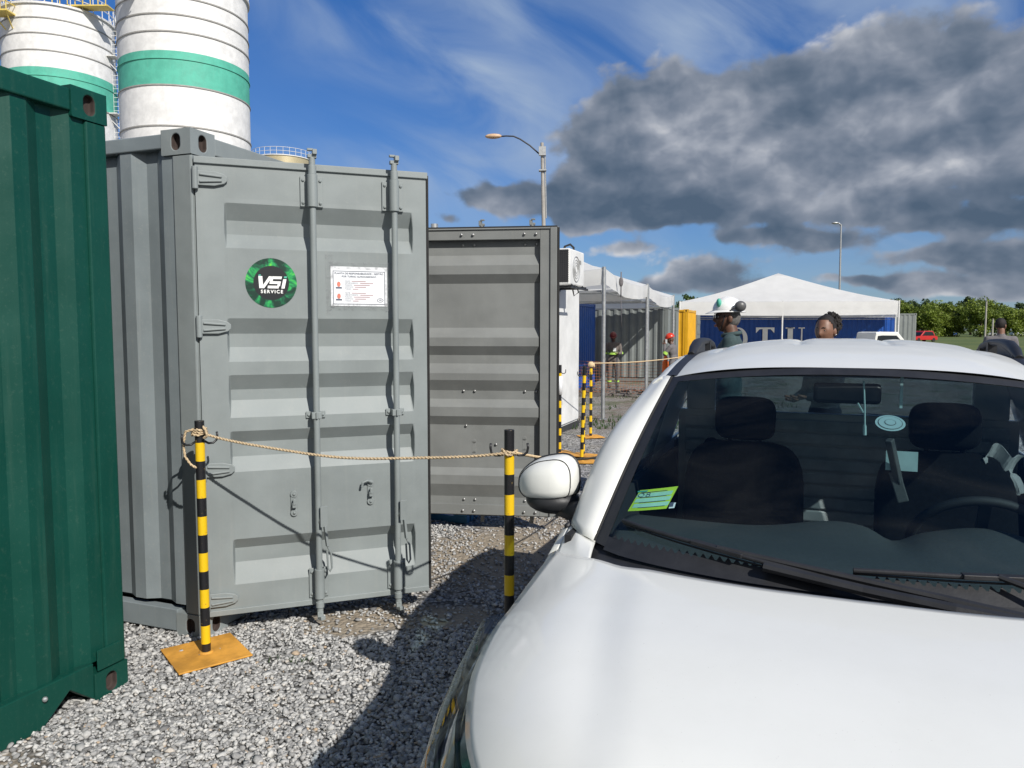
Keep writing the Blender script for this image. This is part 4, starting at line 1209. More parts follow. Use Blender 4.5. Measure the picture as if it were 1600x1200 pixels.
for y in (-.36, .36):
    se = MB()
    def cush(d, p):
        q = lambda a, e: math.copysign(abs(a) ** e, a)
        return p
    def rbox(mb, c, h, M=None, e=.5, n=28):
        def fn(d, p):
            return Vector((h[0] * math.copysign(abs(d.x) ** e, d.x), h[1] * math.copysign(abs(d.y) ** e, d.y), h[2] * math.copysign(abs(d.z) ** e, d.z)))
        mb.ball(c, 1, n, fn=fn, M=M)
    tilt = Matrix.Rotation(R(-16), 3, 'Y')
    rbox(se, (-1.08, y, .82), (.075, .235, .33), tilt, .45); rbox(se, (-.82, y, .50), (.27, .24, .09), None, .45)
    sx = se.build('seat', 'seat_fabric', car, smooth=True)
    hr = MB(); rbox(hr, (-1.16, y, 1.235), (.055, .12, .088), tilt, .5); 
    for dy in (-.06, .06): hr.tube([(-1.14, y + dy, 1.05), (-1.155, y + dy, 1.2)], .008, 8)
    hr.build('headrest', 'seat_fabric', sx, smooth=True)
bk = MB()
for k in range(13):
    z0 = .372 + k * .062
    bk.bx(-1.79, -1.77, -.70, .70, z0, z0 + .052)
bk.build('rear_panel', 'bulkhead_panel', car, bevel=.006)
sp_ = MB(); sp_.cyl((-1.762, -.57, 1.03), .035, .012, 'x', 20); sp_.build('panel_hole', 'black_gap', car)
# crumpled paper towel on the driver's seat shoulder
pb = MB().grid(lambda u, v: (-1.12 + .02 * math.sin(9 * u + 3 * v), .50 + .10 * u + .02 * math.sin(7 * v), 1.03 + .14 * v - .05 * u + .015 * math.sin(8 * u) + .012 * math.sin(13 * v + 2 * u)), 14, 12)
tag(pb.build('paper_wad', 'white_letter', None, solid=.004), 'crumpled white paper behind the steering wheel, seen through the windscreen', 'paper')
pbo = bpy.data.objects['paper_wad']; pbo.location = car.location; pbo.rotation_euler = car.rotation_euler
sw = MB()
stc = Vector((-.46, .36, .965)); ax = Vector((-.82, 0, .50)).normalized(); e1 = Vector((0, 1, 0)); e2 = ax.cross(e1)
ringp = [stc + (e1 * math.cos(2 * math.pi * k / 40) + e2 * math.sin(2 * math.pi * k / 40)) * .18 for k in range(41)]
sw.tube(ringp, .014, 10, caps=False); sw.ball(stc - ax * .02, (.05, .06, .05), 14)
for a in (0, math.pi, -math.pi / 2 * math.copysign(1, e2.z) * -1): sw.bar(stc, stc + (e1 * math.cos(a) + e2 * math.sin(a)) * .175, .03, .012)
sw.build('steering_wheel', 'wheel_plastic', car, smooth='auto')
# ------------------------------------------------------------------ striped stanchions and ropes
def stanchion_proto(label, loc, rz, plate=True):
    t = thing('stanchion_post', label, 'stanchion', loc, rz, 'black and yellow striped posts carrying the rope')
    p = MB()
    p.tube([(0, 0, .008), (0, 0, 1.165)], .0222, 20)
    p.add([(.0210 * math.cos(k * .4189), .0210 * math.sin(k * .4189), 1.150) for k in range(15)], [tuple(range(15))])
    p.build('pole', 'striped_post', t, smooth='auto', bevel=.002)
    pl = MB(); pl.bx(-.17, .17, -.17, .17, .016, .024); pl.tube([(0, 0, .024), (0, 0, .031)], [.036, .028], 16)
    pl.build('base_plate', 'plate_orange', t, bevel=.002)
    for s in (-1, 1):
        h = MB(); h.tube([(s * .020, 0, 1.045), (s * .040, 0, 1.032), (s * .062, 0, 1.032), (s * .078, 0, 1.045), (s * .082, 0, 1.065), (s * .080, 0, 1.085)], .0055, 8)
        h.build('hook', 'black_paint', t, smooth=True)
    return t
SP = [(-1.50, 3.60, 0, 38, 0, 'nearest striped post, standing in front of the light grey container beside the dark green one'),
      (-.012, 3.27, 0, 2, 0, 'striped post between the open grey door and the wing mirror of the pickup'),
      (.62, 9.75, 0, 20, 0, 'striped post with a paper sheet wrapped round it, just right of the brownish door edge'),
      (.845, 9.1, 0, 5, -1.5, 'leaning striped post, left one of the crossed pair by the white container'),
      (.905, 9.55, 0, 60, -1.8, 'leaning striped post, right one of the crossed pair by the white container'),
      (1.20, 11.45, 0, 15, 0, 'striped post with a yellow knot on top, farthest to the right of the rope line'),
      (1.62, 6.7, 0, 0, 0, 'striped post hidden behind the cab of the pickup')]
# first post: plate corner faces the camera
p0 = None
for i, (x, y, z, rz, lean, lab) in enumerate(SP):
    if i == 0:
        p0 = stanchion_proto(lab, (x, y, gz(y)), R(rz)); o = p0
        for c in o.children:
            if c.name.startswith('hook'): c.location = (0, 0, .02)
    else:
        o = copy_tree(p0); o.location = (x, y, gz(y)); o.rotation_euler = (0, R(lean) * -1, R(rz)); o['label'] = lab
wr = MB(); wr.tube([(0, 0, .78), (0, 0, 1.02)], [.030, .031], 16); sheet_post = [o for o in COL.objects if o.get('label', '').startswith('striped post with a paper')][0]
wr.build('paper_wrap', 'paper', sheet_post, smooth=True)
def ropeway(a, b, sag, n=40, r=.0072, wob=.004, skew=1.0):
    a = Vector(a); b = Vector(b); d = (b - a); side = d.cross(Vector((0, 0, 1))).normalized()
    core = []
    for k in range(n + 1):
        t = k / n; tt = t ** skew
        core.append(a + d * t - Vector((0, 0, 1)) * (4 * sag * tt * (1 - tt)) + Vector((0, 0, wob * math.sin(9 * t) * math.sin(4.1 * t))))
    return core
def twisted(mb, core, r=.0048, pitch=.035, mi=0, n=5):
    """two-strand twisted line laid along a core path"""
    # resample
    L = [0]
    for i in range(1, len(core)): L.append(L[-1] + (core[i] - core[i - 1]).length)
    m = max(8, int(L[-1] / .008)); P = []
    for k in range(m + 1):
        s = L[-1] * k / m; i = min(max(1, int(np.searchsorted(L, s))), len(L) - 1)
        t = (s - L[i - 1]) / max(1e-6, L[i] - L[i - 1]); P.append(core[i - 1].lerp(core[i], t))
    for ph in (0, math.pi):
        q = []
        for k, p in enumerate(P):
            tg = (P[min(k + 1, m)] - P[max(k - 1, 0)]).normalized(); a = tg.orthogonal().normalized() if abs(tg.z) > .9 else (Vector((0, 0, 1)) - tg * tg.z).normalized()
            b = tg.cross(a); th = 2 * math.pi * (L[-1] * k / m) / pitch + ph
            q.append(p + (a * math.cos(th) + b * math.sin(th)) * r * .62)
        mb.tube(q, r, n, mi)
def knot(mb, c, r=.029, turns=3, h=.03, seed=0):
    c = Vector(c); rr = random.Random(seed); pts = []
    for k in range(int(turns * 14) + 1):
        th = 2 * math.pi * k / 14 + .3
        pts.append(c + Vector(((r + .007 + .003 * math.sin(k)) * math.cos(th), (r + .007 + .003 * math.sin(k)) * math.sin(th), -h / 2 + h * k / (turns * 14) + .004 * math.sin(k * 1.7))))
    twisted(mb, pts, .0046)
a = Vector((SP[0][0], SP[0][1], 1.105)); b_ = Vector((SP[1][0], SP[1][1], 1.065))
ro = MB()
twisted(ro, ropeway(a + Vector((.045, -.02, -.005)), b_ + Vector((-.03, -.02, 0)), .062, wob=.006, skew=.9))
knot(ro, a + Vector((0, 0, .005)), .0245, 3.3, .035, 1); knot(ro, b_ + Vector((0, 0, .0)), .0235, 2.6, .022, 2)
# tail loop hanging left of the first post
lp = [a + Vector(v) for v in ((-.02, -.03, .02), (-.055, -.03, .01), (-.068, -.028, -.05), (-.062, -.028, -.11), (-.035, -.026, -.15), (-.008, -.028, -.165))]
twisted(ro, lp, .0045)
twisted(ro, [a + Vector(v) for v in ((.03, -.03, .035), (.045, -.04, .02), (.05, -.035, -.012), (.03, -.03, -.02))], .0048)
tag(ro.build('rope', 'rope_fibre', smooth=True), 'twisted natural fibre rope sagging between the two nearest striped posts', 'rope')
ro = MB(); c_ = Vector((SP[6][0], SP[6][1], 1.08))
twisted(ro, ropeway(b_ + Vector((.03, -.02, 0)), c_, .235, skew=1.0, wob=.0))
tag(ro.build('rope', 'rope_tan', smooth=True), 'pale rope running from the post beside the wing mirror to behind the pickup cab', 'rope')
ro = MB(); q = Vector((SP[5][0], SP[5][1], gz(SP[5][1]) + 1.14))
twisted(ro, ropeway(q, q + Vector((2.3, 2.4, .08)), .05, wob=0), .006); ro.ball(q + Vector((0, 0, -.02)), (.045, .04, .05), 12); ro.tube([q + Vector((.03, 0, 0)), q + Vector((.045, 0, -.06))], .02, 8)
tag(ro.build('rope', 'rope_tan', smooth=True), 'thin rope knotted round the farthest striped post and running right to the net fence', 'rope')

# ------------------------------------------------------------------ white container with air conditioner
Wc = Vector((1.13, 13.1, -.08))
wcn = container('plain white site container behind the brownish open door, air conditioner on its end', 'white_wall_paint', Wc - A * W8)
# flat insulated panel in place of the corrugated end
MB().bx(-.035, .0, -W8 + .02, -.02, .14, H8 - .02).build('end_panel', 'white_wall_paint', wcn, bevel=.004)
MB().bx(-.04, .02, -W8 + .0, -.0, .0, .10).build('end_skid', 'dark_steel', wcn)
ac = thing('air_conditioner', 'white outdoor air conditioner unit bracketed high on the white container', 'air conditioner', Wc - A * 1.86 + Vector((0, 0, .08)), CROT)
# local x=Bd (into container), y=-A ; unit sits outside: x from -.40 to -.08 ; y from -.80 to 0
am = MB(); am.bx(-.40, -.09, -.80, 0, 2.26, 2.80); am.build('casing', 'white_wall_paint', ac, bevel=.025)
gm_ = MB()
for k in range(15): gm_.bx(-.38, -.11, .002, .008, 2.31 + k * .032, 2.322 + k * .032)
for k in range(8): gm_.bx(-.375 + k * .036, -.369 + k * .036, .004, .010, 2.30, 2.78)
gm_.build('side_grille', 'dark_steel', ac)
MB().bx(-.375, -.115, .0005, .0015, 2.30, 2.78).build('coil', 'dark_steel', ac)
MB().bx(-.403, -.4005, -.62, -.50, 2.60, 2.66).build('maker_plate', 'silo_ring', ac)
fm = MB(); fm.tube([(-.402 , -.34 + .19 * math.cos(t * .314), 2.51 + .19 * math.sin(t * .314)) for t in range(21)], .008, 6, caps=False)
for rr_ in (.06, .1, .14): fm.tube([(-.404, -.34 + rr_ * math.cos(t * .314), 2.51 + rr_ * math.sin(t * .314)) for t in range(21)], .004, 5, caps=False)
fm.build('fan_guard', 'galvanised', ac)
br = MB()
for y in (-.10, -.70):
    br.bar((-.46, y, 2.24), (-.02, y, 2.24), .035); br.bar((-.42, y, 2.24), (-.03, y, 2.62), .03); br.bar((-.03, y, 2.2), (-.03, y, 2.75), .03)
br.bar((-.44, -.85, 2.225), (-.44, .1, 2.225), .03); br.build('bracket', 'black_paint', ac, bevel=.003)
pi = MB(); pi.tube([(-.25, -.72, 2.80), (-.25, -.72, 2.88), (-.20, -.7, 2.93), (-.12, -.68, 2.90), (-.06, -.66, 2.7)], .018, 8); pi.tube([(-.42, -.3, 2.26), (-.45, -.3, 2.16), (-.38, -.3, 2.11), (-.36, -.3, 2.2)], .012, 8)
pi.build('pipe', 'rubber', ac, smooth=True)
lg = MB(); lg.bar((0, 0, 0), (0, 0, .32), .035); lg.bar((.08, 0, 0), (.08, 0, .32), .035); lg.bar((0, 0, .32), (.115, 0, .32), .035); lg.bar((0, 0, .02), (.1, 0, .02), .03); lg.tube([(.04 + .03 * math.cos(t * .52), 0, .22 + .03 * math.sin(t * .52)) for t in range(13)], .008, 6)
lgo = lg.build('lifting_bracket', 'black_paint', None, loc=tuple(Wc - A * .15 + Bd * .06 + Vector((0, 0, 2.585))))
tag(lgo, 'small black bracket frame standing on the roof of the white container', 'bracket')

# ------------------------------------------------------------------ canopies
def canopy(label, corners, eave, apex, vh, sagf, extra_poles=(), pmat='galvanised', scallop=.0, group=None, name='canopy_tent', seams=True):
    """corners: 4 ground points (x,y), order round the tent; apex (x,y,z)"""
    cx = sum(c[0] for c in corners) / 4; cy = sum(c[1] for c in corners) / 4
    t = thing(name, label, 'canopy', (cx, cy, gz(cy)), 0, group)
    g0 = gz(cy); ap = Vector((apex[0] - cx, apex[1] - cy, apex[2] - g0))
    rf = MB(); N = 14; M_ = 10
    cs = [Vector((c[0] - cx, c[1] - cy, eave)) for c in corners]
    for i in range(4):
        a, b = cs[i], cs[(i + 1) % 4]
        def fn(u, v, a=a, b=b):
            e = a.lerp(b, u) - Vector((0, 0, 1)) * sagf * 4 * u * (1 - u)
            p = e.lerp(ap, v)
            p.z -= .22 * math.sin(math.pi * v) * (1 - .5 * v) * (ap.z - eave) * .45
            p.z += .025 * math.sin(7 * u * 3.14) * math.sin(3.14 * v) * (1 - v)
            return p
        rf.grid(fn, N, M_, 0)
    rf.build('roof_cover', 'tent_white', t, smooth=True, merge=True)
    for i in range(4):
        a, b = cs[i], cs[(i + 1) % 4]
        va = MB()
        nrm = (b - a).cross(Vector((0, 0, 1))).normalized()
        def fv(u, v, a=a, b=b):
            e = a.lerp(b, u) - Vector((0, 0, 1)) * sagf * 4 * u * (1 - u)
            e = e - Vector((0, 0, 1)) * (vh * v + scallop * v * math.sin(math.pi * u)) + nrm * (.02 + .03 * v * math.sin(11 * u) + .012 * math.sin(40 * u) * v)
            return e
        va.grid(fv, 40, 5); va.build('valance', 'tent_white', t, smooth=True)
    for c in list(cs) + [Vector((p[0] - cx, p[1] - cy, eave)) for p in extra_poles]:
        z0 = gz(c.y + cy) - g0
        m_ = MB(); m_.tube([(c.x, c.y, z0), (c.x, c.y, eave + .03)], .038, 12); m_.box((c.x, c.y, z0 + .006), (.14, .14, .012)); m_.build('pole', pmat, t, smooth='auto')
    fr_ = MB()
    for i in range(4):
        a, b = cs[i], cs[(i + 1) % 4]
        ce = Vector((0, 0, eave)); a2 = a.lerp(ce, .03); b2 = b.lerp(ce, .03); fr_.bar(a2 - Vector((0, 0, .20)), b2 - Vector((0, 0, .20)), .04); fr_.bar(a2 - Vector((0, 0, vh + .12)), b2 - Vector((0, 0, vh + .12)), .03); fr_.bar(a2 - Vector((0, 0, .2)), ap - Vector((0, 0, .45)), .03)
    fr_.build('frame', 'galvanised', t)
    return t
u_ = Vector((.316, .949)); v_p = Vector((-.949, .316))
c0 = Vector((1.73, 14.3)); c1 = c0 + u_ * 5.6; c2 = c1 + u_ * 5.9
def q4(a, b, w): return [tuple(a), tuple(b), tuple(b + v_p * w), tuple(a + v_p * w)]
for (a, b, lab) in ((c0, c1 - u_ * .06, 'nearer of the two white canopies standing in a row behind the white container'), (c1 + u_ * .06, c2, 'farther of the two white canopies in a row, beside the grey containers')):
    cs = q4(a, b, 5.6); cx = sum(c[0] for c in cs) / 4; cy = sum(c[1] for c in cs) / 4
    canopy(lab, cs, 2.92, (cx, cy, 3.85), .30, .12, group='white canopies in a row', scallop=.03)
hb = MB(); hb.tube([(0, 0, 0), (0, 0, -.5)], .012, 8); hb.ball((0, 0, -.2), (.045, .04, .10), 12); hb.tube([(0, 0, -.5), (.02, 0, -1.1)], .006, 6)
tag(hb.build('hanging_bundle', 'cloth_grey', None, smooth=True, loc=(c0.x + .45, c0.y + .9, 2.75)), 'grey cloth bundle hanging under the front of the nearer canopy', 'bundle')
bigc = canopy('big white pyramid canopy in front of the blue container', [(8.0, 36.2), (17.85, 35.0), (21.3, 42.1), (10.2, 42.3)], 3.12, (13.5, 38.6, 4.45), .62, .0, extra_poles=[(12.72, 35.66)], scallop=.05, pmat='railing_white')

# ------------------------------------------------------------------ containers further back
def cont_at(label, mat, px_corner, ydist, side_right=True, L=L20, H=H8, rz=CROT, **k):
    """px_corner gives the compass tangent (x/y) of the corner between the long side facing us and the right-hand end"""
    x = px_corner * ydist
    return container(label, mat, Vector((x, ydist, gz(ydist))), rz, L, W8, H, **k)
ctn = []
blu = cont_at('dark blue container in the shade under the nearer canopy', 'blue_paint', .082, 21.6)
cg = cont_at('weathered grey container with a yellow notice, behind the farther canopy', 'mid_grey_paint', .2062, 25.6)
lb = MB(); lb.bx(-.0, .42, -.004, .0, 0, .26); lb2 = MB()
s_ = MB(); s_.bx(0, .42, 0, .004, 0, .26); s_.bx(.06, .36, .004, .006, .05, .21, 1); s_.bx(.10, .32, .006, .007, .12, .14, 2)
so = s_.build('warning_notice', ['paper', 'lime_card', 'ink'], cg, loc=(2.55, .002, 1.95))
MB().bx(-.006, -.002, -1.35, -1.25, 1.75, 2.15).build('end_label', 'paper', cg)
er = MB(); er.tube([(-.015, -.7, .15), (-.015, -.7, 2.45)], .02, 8); er.tube([(-.015, -1.7, .15), (-.015, -1.7, 2.45)], .02, 8); er.build('lock_rod', 'mid_grey_paint', cg)
yl = cont_at('yellow container squeezed between the grey one and the big canopy', 'yellow_paint', .2325, 29.6)
dk_ = MB(); dk_.bx(-.05, .0, -W8, -W8 - 1.15, .12, 2.42)
for k in range(5): dk_.bx(-.07, -.05, -W8 - .1, -W8 - 1.05, .35 + k * .42, .5 + k * .42)
dk_.build('open_door', 'mid_grey_paint', yl)
# blue lettered container, facing the camera
blc = container('long blue container lettered in white behind the big pyramid canopy', 'blue_paint', Vector((21.55, 42.6, gz(42))), math.pi - R(-2), 12.19, W8, 2.9)
LB = MB()
def letter(mb, ch, cx, z0, h, w, y):
    # x is mirrored: container local x runs to the left in the picture
    def P(pts): mb.add([(cx - p[0], y, z0 + p[1]) for p in pts], [tuple(range(len(pts)))])
    sw_ = w * .28; se = h * .045
    if ch == 'T':
        P([(-w / 2, h), (-w / 2, h - se * 1.6), (w / 2, h - se * 1.6), (w / 2, h)]); P([(-sw_ / 2, h - se * 1.6), (-sw_ / 2, 0), (sw_ / 2, 0), (sw_ / 2, h - se * 1.6)])
        for sx in (-1, 1): P([(sx * w / 2, h - se * 1.6), (sx * (w / 2 - .01), h * .76), (sx * (w / 2 - .06), h * .80), (sx * (w / 2 - .22), h - se * 1.6)])
        P([(-w * .26, 0), (w * .26, 0), (w * .26, se), (-w * .26, se)])
    if ch == 'U':
        P([(-w * .40, h), (-w * .40, h * .3), (-w * .40 + sw_, h * .3), (-w * .40 + sw_, h)]); P([(w * .32, h), (w * .32, h * .3), (w * .40, h * .3), (w * .40, h)])
        P([(-w * .52, h), (-w * .52, h - se), (-w * .02, h - se), (-w * .02, h)]); P([(w * .18, h), (w * .18, h - se), (w * .52, h - se), (w * .52, h)])
        n = 14
        for k in range(n):
            t0 = math.pi + math.pi * k / n; t1 = math.pi + math.pi * (k + 1) / n
            o = lambda t: (w * .40 * math.cos(t), h * .3 + h * .3 * math.sin(t)); i = lambda t: (((w * .40 - sw_) if math.cos(t) < 0 else w * .32) * math.cos(t), h * .3 + h * .24 * math.sin(t))
            P([o(t0), o(t1), i(t1), i(t0)])
    if ch == 'O':
        n = 28
        for k in range(n):
            t0 = 2 * math.pi * k / n; t1 = 2 * math.pi * (k + 1) / n
            o = lambda t: (w * .52 * math.cos(t), h / 2 + h * .5 * math.sin(t)); i = lambda t: (w * .28 * math.cos(t), h / 2 + h * .44 * math.sin(t))
            P([o(t0), o(t1), i(t1), i(t0)])
# local x from right end: x = 21.0 - X
for ch, X in (('O', 12.62), ('T', 14.15), ('U', 15.85)):
    LB = MB(); letter(LB, ch, 21.55 - X, .62, 1.30, 1.05, .012); tag(LB.build('letter', 'white_letter', blc), 'large white serif letter ' + ch)
gdc = container('dark grey container with open door at the right edge of the big canopy', 'mid_grey_paint', Vector((22.2, 44.5, gz(44))), math.pi - R(-4), 6.06, W8, 2.75, group=None)
gdc.location.x = 23.75
# ------------------------------------------------------------------ orange net fence, cone
nf_ = thing('net_fence', 'low orange plastic net fence strung in front of the grey containers', 'fence', (3.6, 20.6, -.2))
nm = MB()
L_ = 5.0
def wav(x): return .03 * math.sin(2.1 * x) + .02 * math.sin(5.3 * x)
for k in range(11):
    z = .08 + k * .085
    pts = [(x * L_ / 24 - 2.6, wav(x), z + .03 * math.sin(1.7 * x * L_ / 24 + k * .12)) for x in range(25)]
    nm.tube(pts, .0045, 4)
for k in range(62): x = -2.6 + k * L_ / 61; nm.tube([(x, 0, .08), (x + .02 * math.sin(k), .0, .93)], .0025, 3)
nm.build('net', 'orange_net', nf_)
for x in (-2.6, -.75, .65, 2.4): MB().tube([(x, .02, 0), (x + .02, .02, 1.05)], .022, 8).build('post', 'orange_plastic' if x > 2 else 'galvanised', nf_)
def cone(label, loc):
    t = thing('traffic_cone', label, 'traffic cone', loc)
    MB().tube([(0, 0, .03), (0, 0, .72)], [.15, .03], 20).build('cone_body', 'orange_plastic', t, smooth='auto')
    MB().bx(-.19, .19, -.19, .19, 0, .03).build('cone_foot', 'orange_plastic', t, bevel=.01)
    MB().tube([(0, 0, .40), (0, 0, .52)], [.0915, .0705], 20).build('cone_band', 'white_letter', t, smooth='auto')
    return t
ob = MB(); ob.tube([(0, 0, 0), (0, 0, .95)], [.11, .085], 16); ob.tube([(0, 0, .95), (0, 0, 1.05), (.0, 0, 1.12)], [.05, .05, .03], 12); ob.bx(-.2, .2, -.2, .2, 0, .04)
tag(ob.build('traffic_delineator', 'orange_plastic', None, smooth='auto', loc=(4.15, 20.4, -.2)), 'slim orange barrier post in front of the worker in the red helmet', 'barrier post')
cone('red and white cone standing on the grass far right beyond the pickup roof', (25.9, 44, -.19))
# ------------------------------------------------------------------ street lamps
def lamp(label, x, y, h, arm, lean, r=.09, name='street_lamp'):
    t = thing(name, label, 'street lamp', (x, y, gz(y)), 0)
    t.rotation_euler = (0, R(lean), 0)
    MB().tube([(0, 0, 0), (0, 0, h)], [r * 1.3, r * .75], 12).build('pole', 'concrete_pole' if r > .08 else 'galvanised', t, smooth='auto')
    if arm:
        ax_ = -arm
        MB().tube([(0, 0, h - .55), (ax_ * .28, 0, h - .10), (ax_ * .5, 0, h + .16), (ax_ * .65, 0, h + .28), (ax_ * .82, 0, h + .30), (ax_, 0, h + .28)], .03, 8).build('arm', 'dark_steel', t, smooth=True)
        MB().ball((ax_ - .2, 0, h + .30), (.34, .15, .10), 18).build('lamp_head', 'lamp_head', t, smooth=True)
        bx_ = MB(); bx_.box((0, -.1, h - .35), (.28, .12, .35)); bx_.box((0, 0, h - 1.1), (.3, .3, .05)); bx_.tube([(.11, 0, h - 3), (.11, 0, h - .5)], .03, 6); bx_.build('control_box', 'galvanised', t)
    else:
        MB().tube([(0, 0, h - .1), (-.12, 0, h + .06), (-.32, 0, h + .10)], .05, 8).build('arm', 'galvanised', t, smooth=True)
        MB().ball((-.42, 0, h + .10), (.28, .14, .09), 14).build('lamp_head', 'galvanised', t, smooth=True)
    return t
lamp('concrete street lamp with a curved arm, rising above the brownish open door', 1.42, 31, 9.3, 1.75, -1.3, .085)
lamp('slim grey street lamp behind the big pyramid canopy', 23.75, 55, 9.35, 0, -.5, .075)
# ------------------------------------------------------------------ silos
def silo(label, x, y, r, top, rings, band, rail_mat='railing_white', platform=False, tan=False, ladder=None, name='silo'):
    t = thing(name, label, 'silo', (x, y, -.2), 0)
    n = 72
    def cylz(z0, z1, rr, mb, mi=0):
        mb.tube([(0, 0, z0), (0, 0, z1)], rr, n, mi, caps=False)
    sh_ = MB(); mats = ['silo_tan'] if tan else ['silo_white', 'silo_green']
    if band:
        cylz(0, band[0], r, sh_); cylz(band[0], band[1], r, sh_, 1); cylz(band[1], top, r, sh_)
    else: cylz(0, top, r, sh_)
    sh_.build('shell', mats, t, smooth=True)
    MB().tube([(0, 0, top), (0, 0, top + r * .22)], [r * 1.0, .3], n).build('roof', mats[0], t, smooth='auto')
    for z in rings:
        cmat = 'silo_green_ring' if band and band[0] < z < band[1] else 'silo_ring'
        MB().tube([(0, 0, z - .035), (0, 0, z + .035)], r + .045, n).build('ring', 'silo_ring' if cmat == 'silo_ring' else 'silo_green', t, smooth='auto')
    MB().tube([(0, 0, top - .12), (0, 0, top + .02)], r + .12, n).build('rim', rail_mat, t, smooth='auto')
    ra = MB()
    rr = r + .06
    for zz in (.55, 1.1): ra.tube([(rr * math.cos(k * 2 * math.pi / 60), rr * math.sin(k * 2 * math.pi / 60), top + zz) for k in range(61)], .035, 6, caps=False)
    for k in range(30):
        a = 2 * math.pi * k / 30; ra.tube([(rr * math.cos(a), rr * math.sin(a), top), (rr * math.cos(a), rr * math.sin(a), top + 1.1)], .03, 5)
    ra.build('railing', rail_mat, t)
    return t
s2 = silo('big white silo with a green band, taller in view and right of its twin', -18.95, 45, 3.5, 20.9, [12.76, 14.9, 16.3, 17.7, 18.6, 19.5, 10.6], (14.9, 16.7))
s1 = silo('big white silo with a green band, behind and left of its twin', -32.3, 55.5, 3.55, 23.6, [14.6, 17.2, 18.86, 20.5, 21.6, 22.6], (17.2, 19.4))
s3 = silo('low golden steel tank peeking over the open container door', -35.8, 120, 4.45, 28.1, [26.6], None, tan=True)
# platforms and ladder of the left silo
pm = MB()
pm.box((-1.5, -3.75, 22.75), (1.3, 1.2, .10))
for k in range(4): pm.bar((-2.1 + k * .4, -4.3, 22.75), (-2.1 + k * .4, -4.3, 23.9), .05)
for zz in (23.3, 23.9): pm.bar((-2.15, -4.3, zz), (-.85, -4.3, zz), .05); pm.bar((-2.15, -4.3, zz), (-2.15, -3.2, zz), .05); pm.bar((-.85, -4.3, zz), (-.85, -3.4, zz), .05)
pm.bar((-2.0, -4.2, 22.7), (-1.7, -3.2, 21.9), .06); pm.bar((-1.0, -4.2, 22.7), (-1.1, -3.4, 21.9), .06)
for k in range(8): pm.bar((-1.9, -4.0, 22.8 + k * .3), (-1.5, -4.0, 22.8 + k * .3), .04)
pm.bar((-1.9, -4.0, 22.7), (-1.9, -4.0, 25.2), .06); pm.bar((-1.5, -4.0, 22.7), (-1.5, -4.0, 25.2), .06)
pm.build('platform', 'railing_yellow', s1)
wk = MB()
wk.box((2.6, -2.0, 23.8), (4.4, .9, .08))
for k in range(9): wk.bar((.5 + k * .52, -2.4, 23.8), (.5 + k * .52, -2.4, 24.9), .05)
for zz in (24.35, 24.9): wk.bar((.4, -2.4, zz), (4.8, -2.4, zz), .05)
wk.build('walkway', 'railing_yellow', s1)
ld = MB()
la = Vector((.93, .12, 0)).normalized() * 3.75
for dx in (-.2, .2): ld.bar((la.x + dx, la.y - .1, 2), (la.x + dx, la.y - .1, 24), .05)
for k in range(38): ld.bar((la.x - .2, la.y - .1, 12 + k * .31), (la.x + .2, la.y - .1, 12 + k * .31), .03)
for z in (13.6, 17.2, 21.2): ld.box((la.x - .1, la.y - .5, z), (1.0, .8, .07)); ld.bar((la.x - .5, la.y - .8, z), (la.x + .2, la.y - .1, z - .9), .05)
ld.build('ladder', 'railing_white', s1)
pm = MB(); pm.box((-1.3, -4.35, 20.25), (1.4, 1.0, .12)); pm.bar((-1.9, -4.7, 20.2), (-1.5, -3.8, 19.5), .07); pm.bar((-.7, -4.7, 20.2), (-1.0, -3.9, 19.5), .07)
pm.build('platform', 'railing_white', s2)

# ------------------------------------------------------------------ far cars
def far_car(label, x, y, rz, mat, L=4.2, W=1.75, H=1.45, pick=False, group='cars parked at the far edge of the field', cat='car'):
    t = thing('parked_car', label, cat, (x, y, -.19 if y > 30 else gz(y)), rz, group)
    lower = [(-L / 2, .30), (-L / 2, .72), (-L / 2 + .15, .86), (L / 2 - 1.25, .90), (L / 2 - .12, .76), (L / 2, .6), (L / 2, .30)]
    MB().prism(lower, (0, W / 2, 0), (1, 0, 0), (0, 0, 1), W).build('body', mat, t, bevel=.05)
    rear = .2 if pick else -L / 2 + .35
    cabp = [(rear, .88), (rear + (.12 if pick else .45), H - .05), (rear + (.3 if pick else .9), H), (L / 2 - 1.95, H), (L / 2 - 1.25, .90)]
    if pick: cabp = [(-.75, .88), (-.62, H - .03), (-.4, H), (.35, H - .01), (1.05, .90)]
    MB().prism(cabp, (0, W / 2 - .10, 0), (1, 0, 0), (0, 0, 1), W - .2).build('cabin', mat, t, bevel=.04)
    c2 = [(p[0] * .93 + .0, p[1]) for p in cabp]; cx = sum(p[0] for p in cabp) / 5
    wp = [(cx + (p[0] - cx) * .84, .93 + (p[1] - .93) * .80 if p[1] > .93 else .93) for p in cabp]
    MB().prism(wp, (0, W / 2 - .09, 0), (1, 0, 0), (0, 0, 1), W - .18).build('side_window', 'far_glass', t)
    fw = [(cabp[-1][0] + .015, .95), (cabp[-2][0] + .04, H - .06)]
    MB().add([(fw[0][0], -W / 2 + .2, fw[0][1]), (fw[0][0], W / 2 - .2, fw[0][1]), (fw[1][0], W / 2 - .25, fw[1][1]), (fw[1][0], -W / 2 + .25, fw[1][1])], [(0, 1, 2, 3)]).build('windscreen', 'far_glass', t)
    for fx in (-L / 2 + .75, L / 2 - .78):
        for s in (-1, 1): MB().cyl((fx, s * (W / 2 - .09), .31), .31, .2, 'y', 20).build('wheel', 'rubber', t, bevel=.02)
    return t
far_car('white car with only its cabin showing above the pickup roof, before the blue container', 15.95, 32.8, R(4), 'car_white', pick=True, L=4.4, H=1.70, group=None)
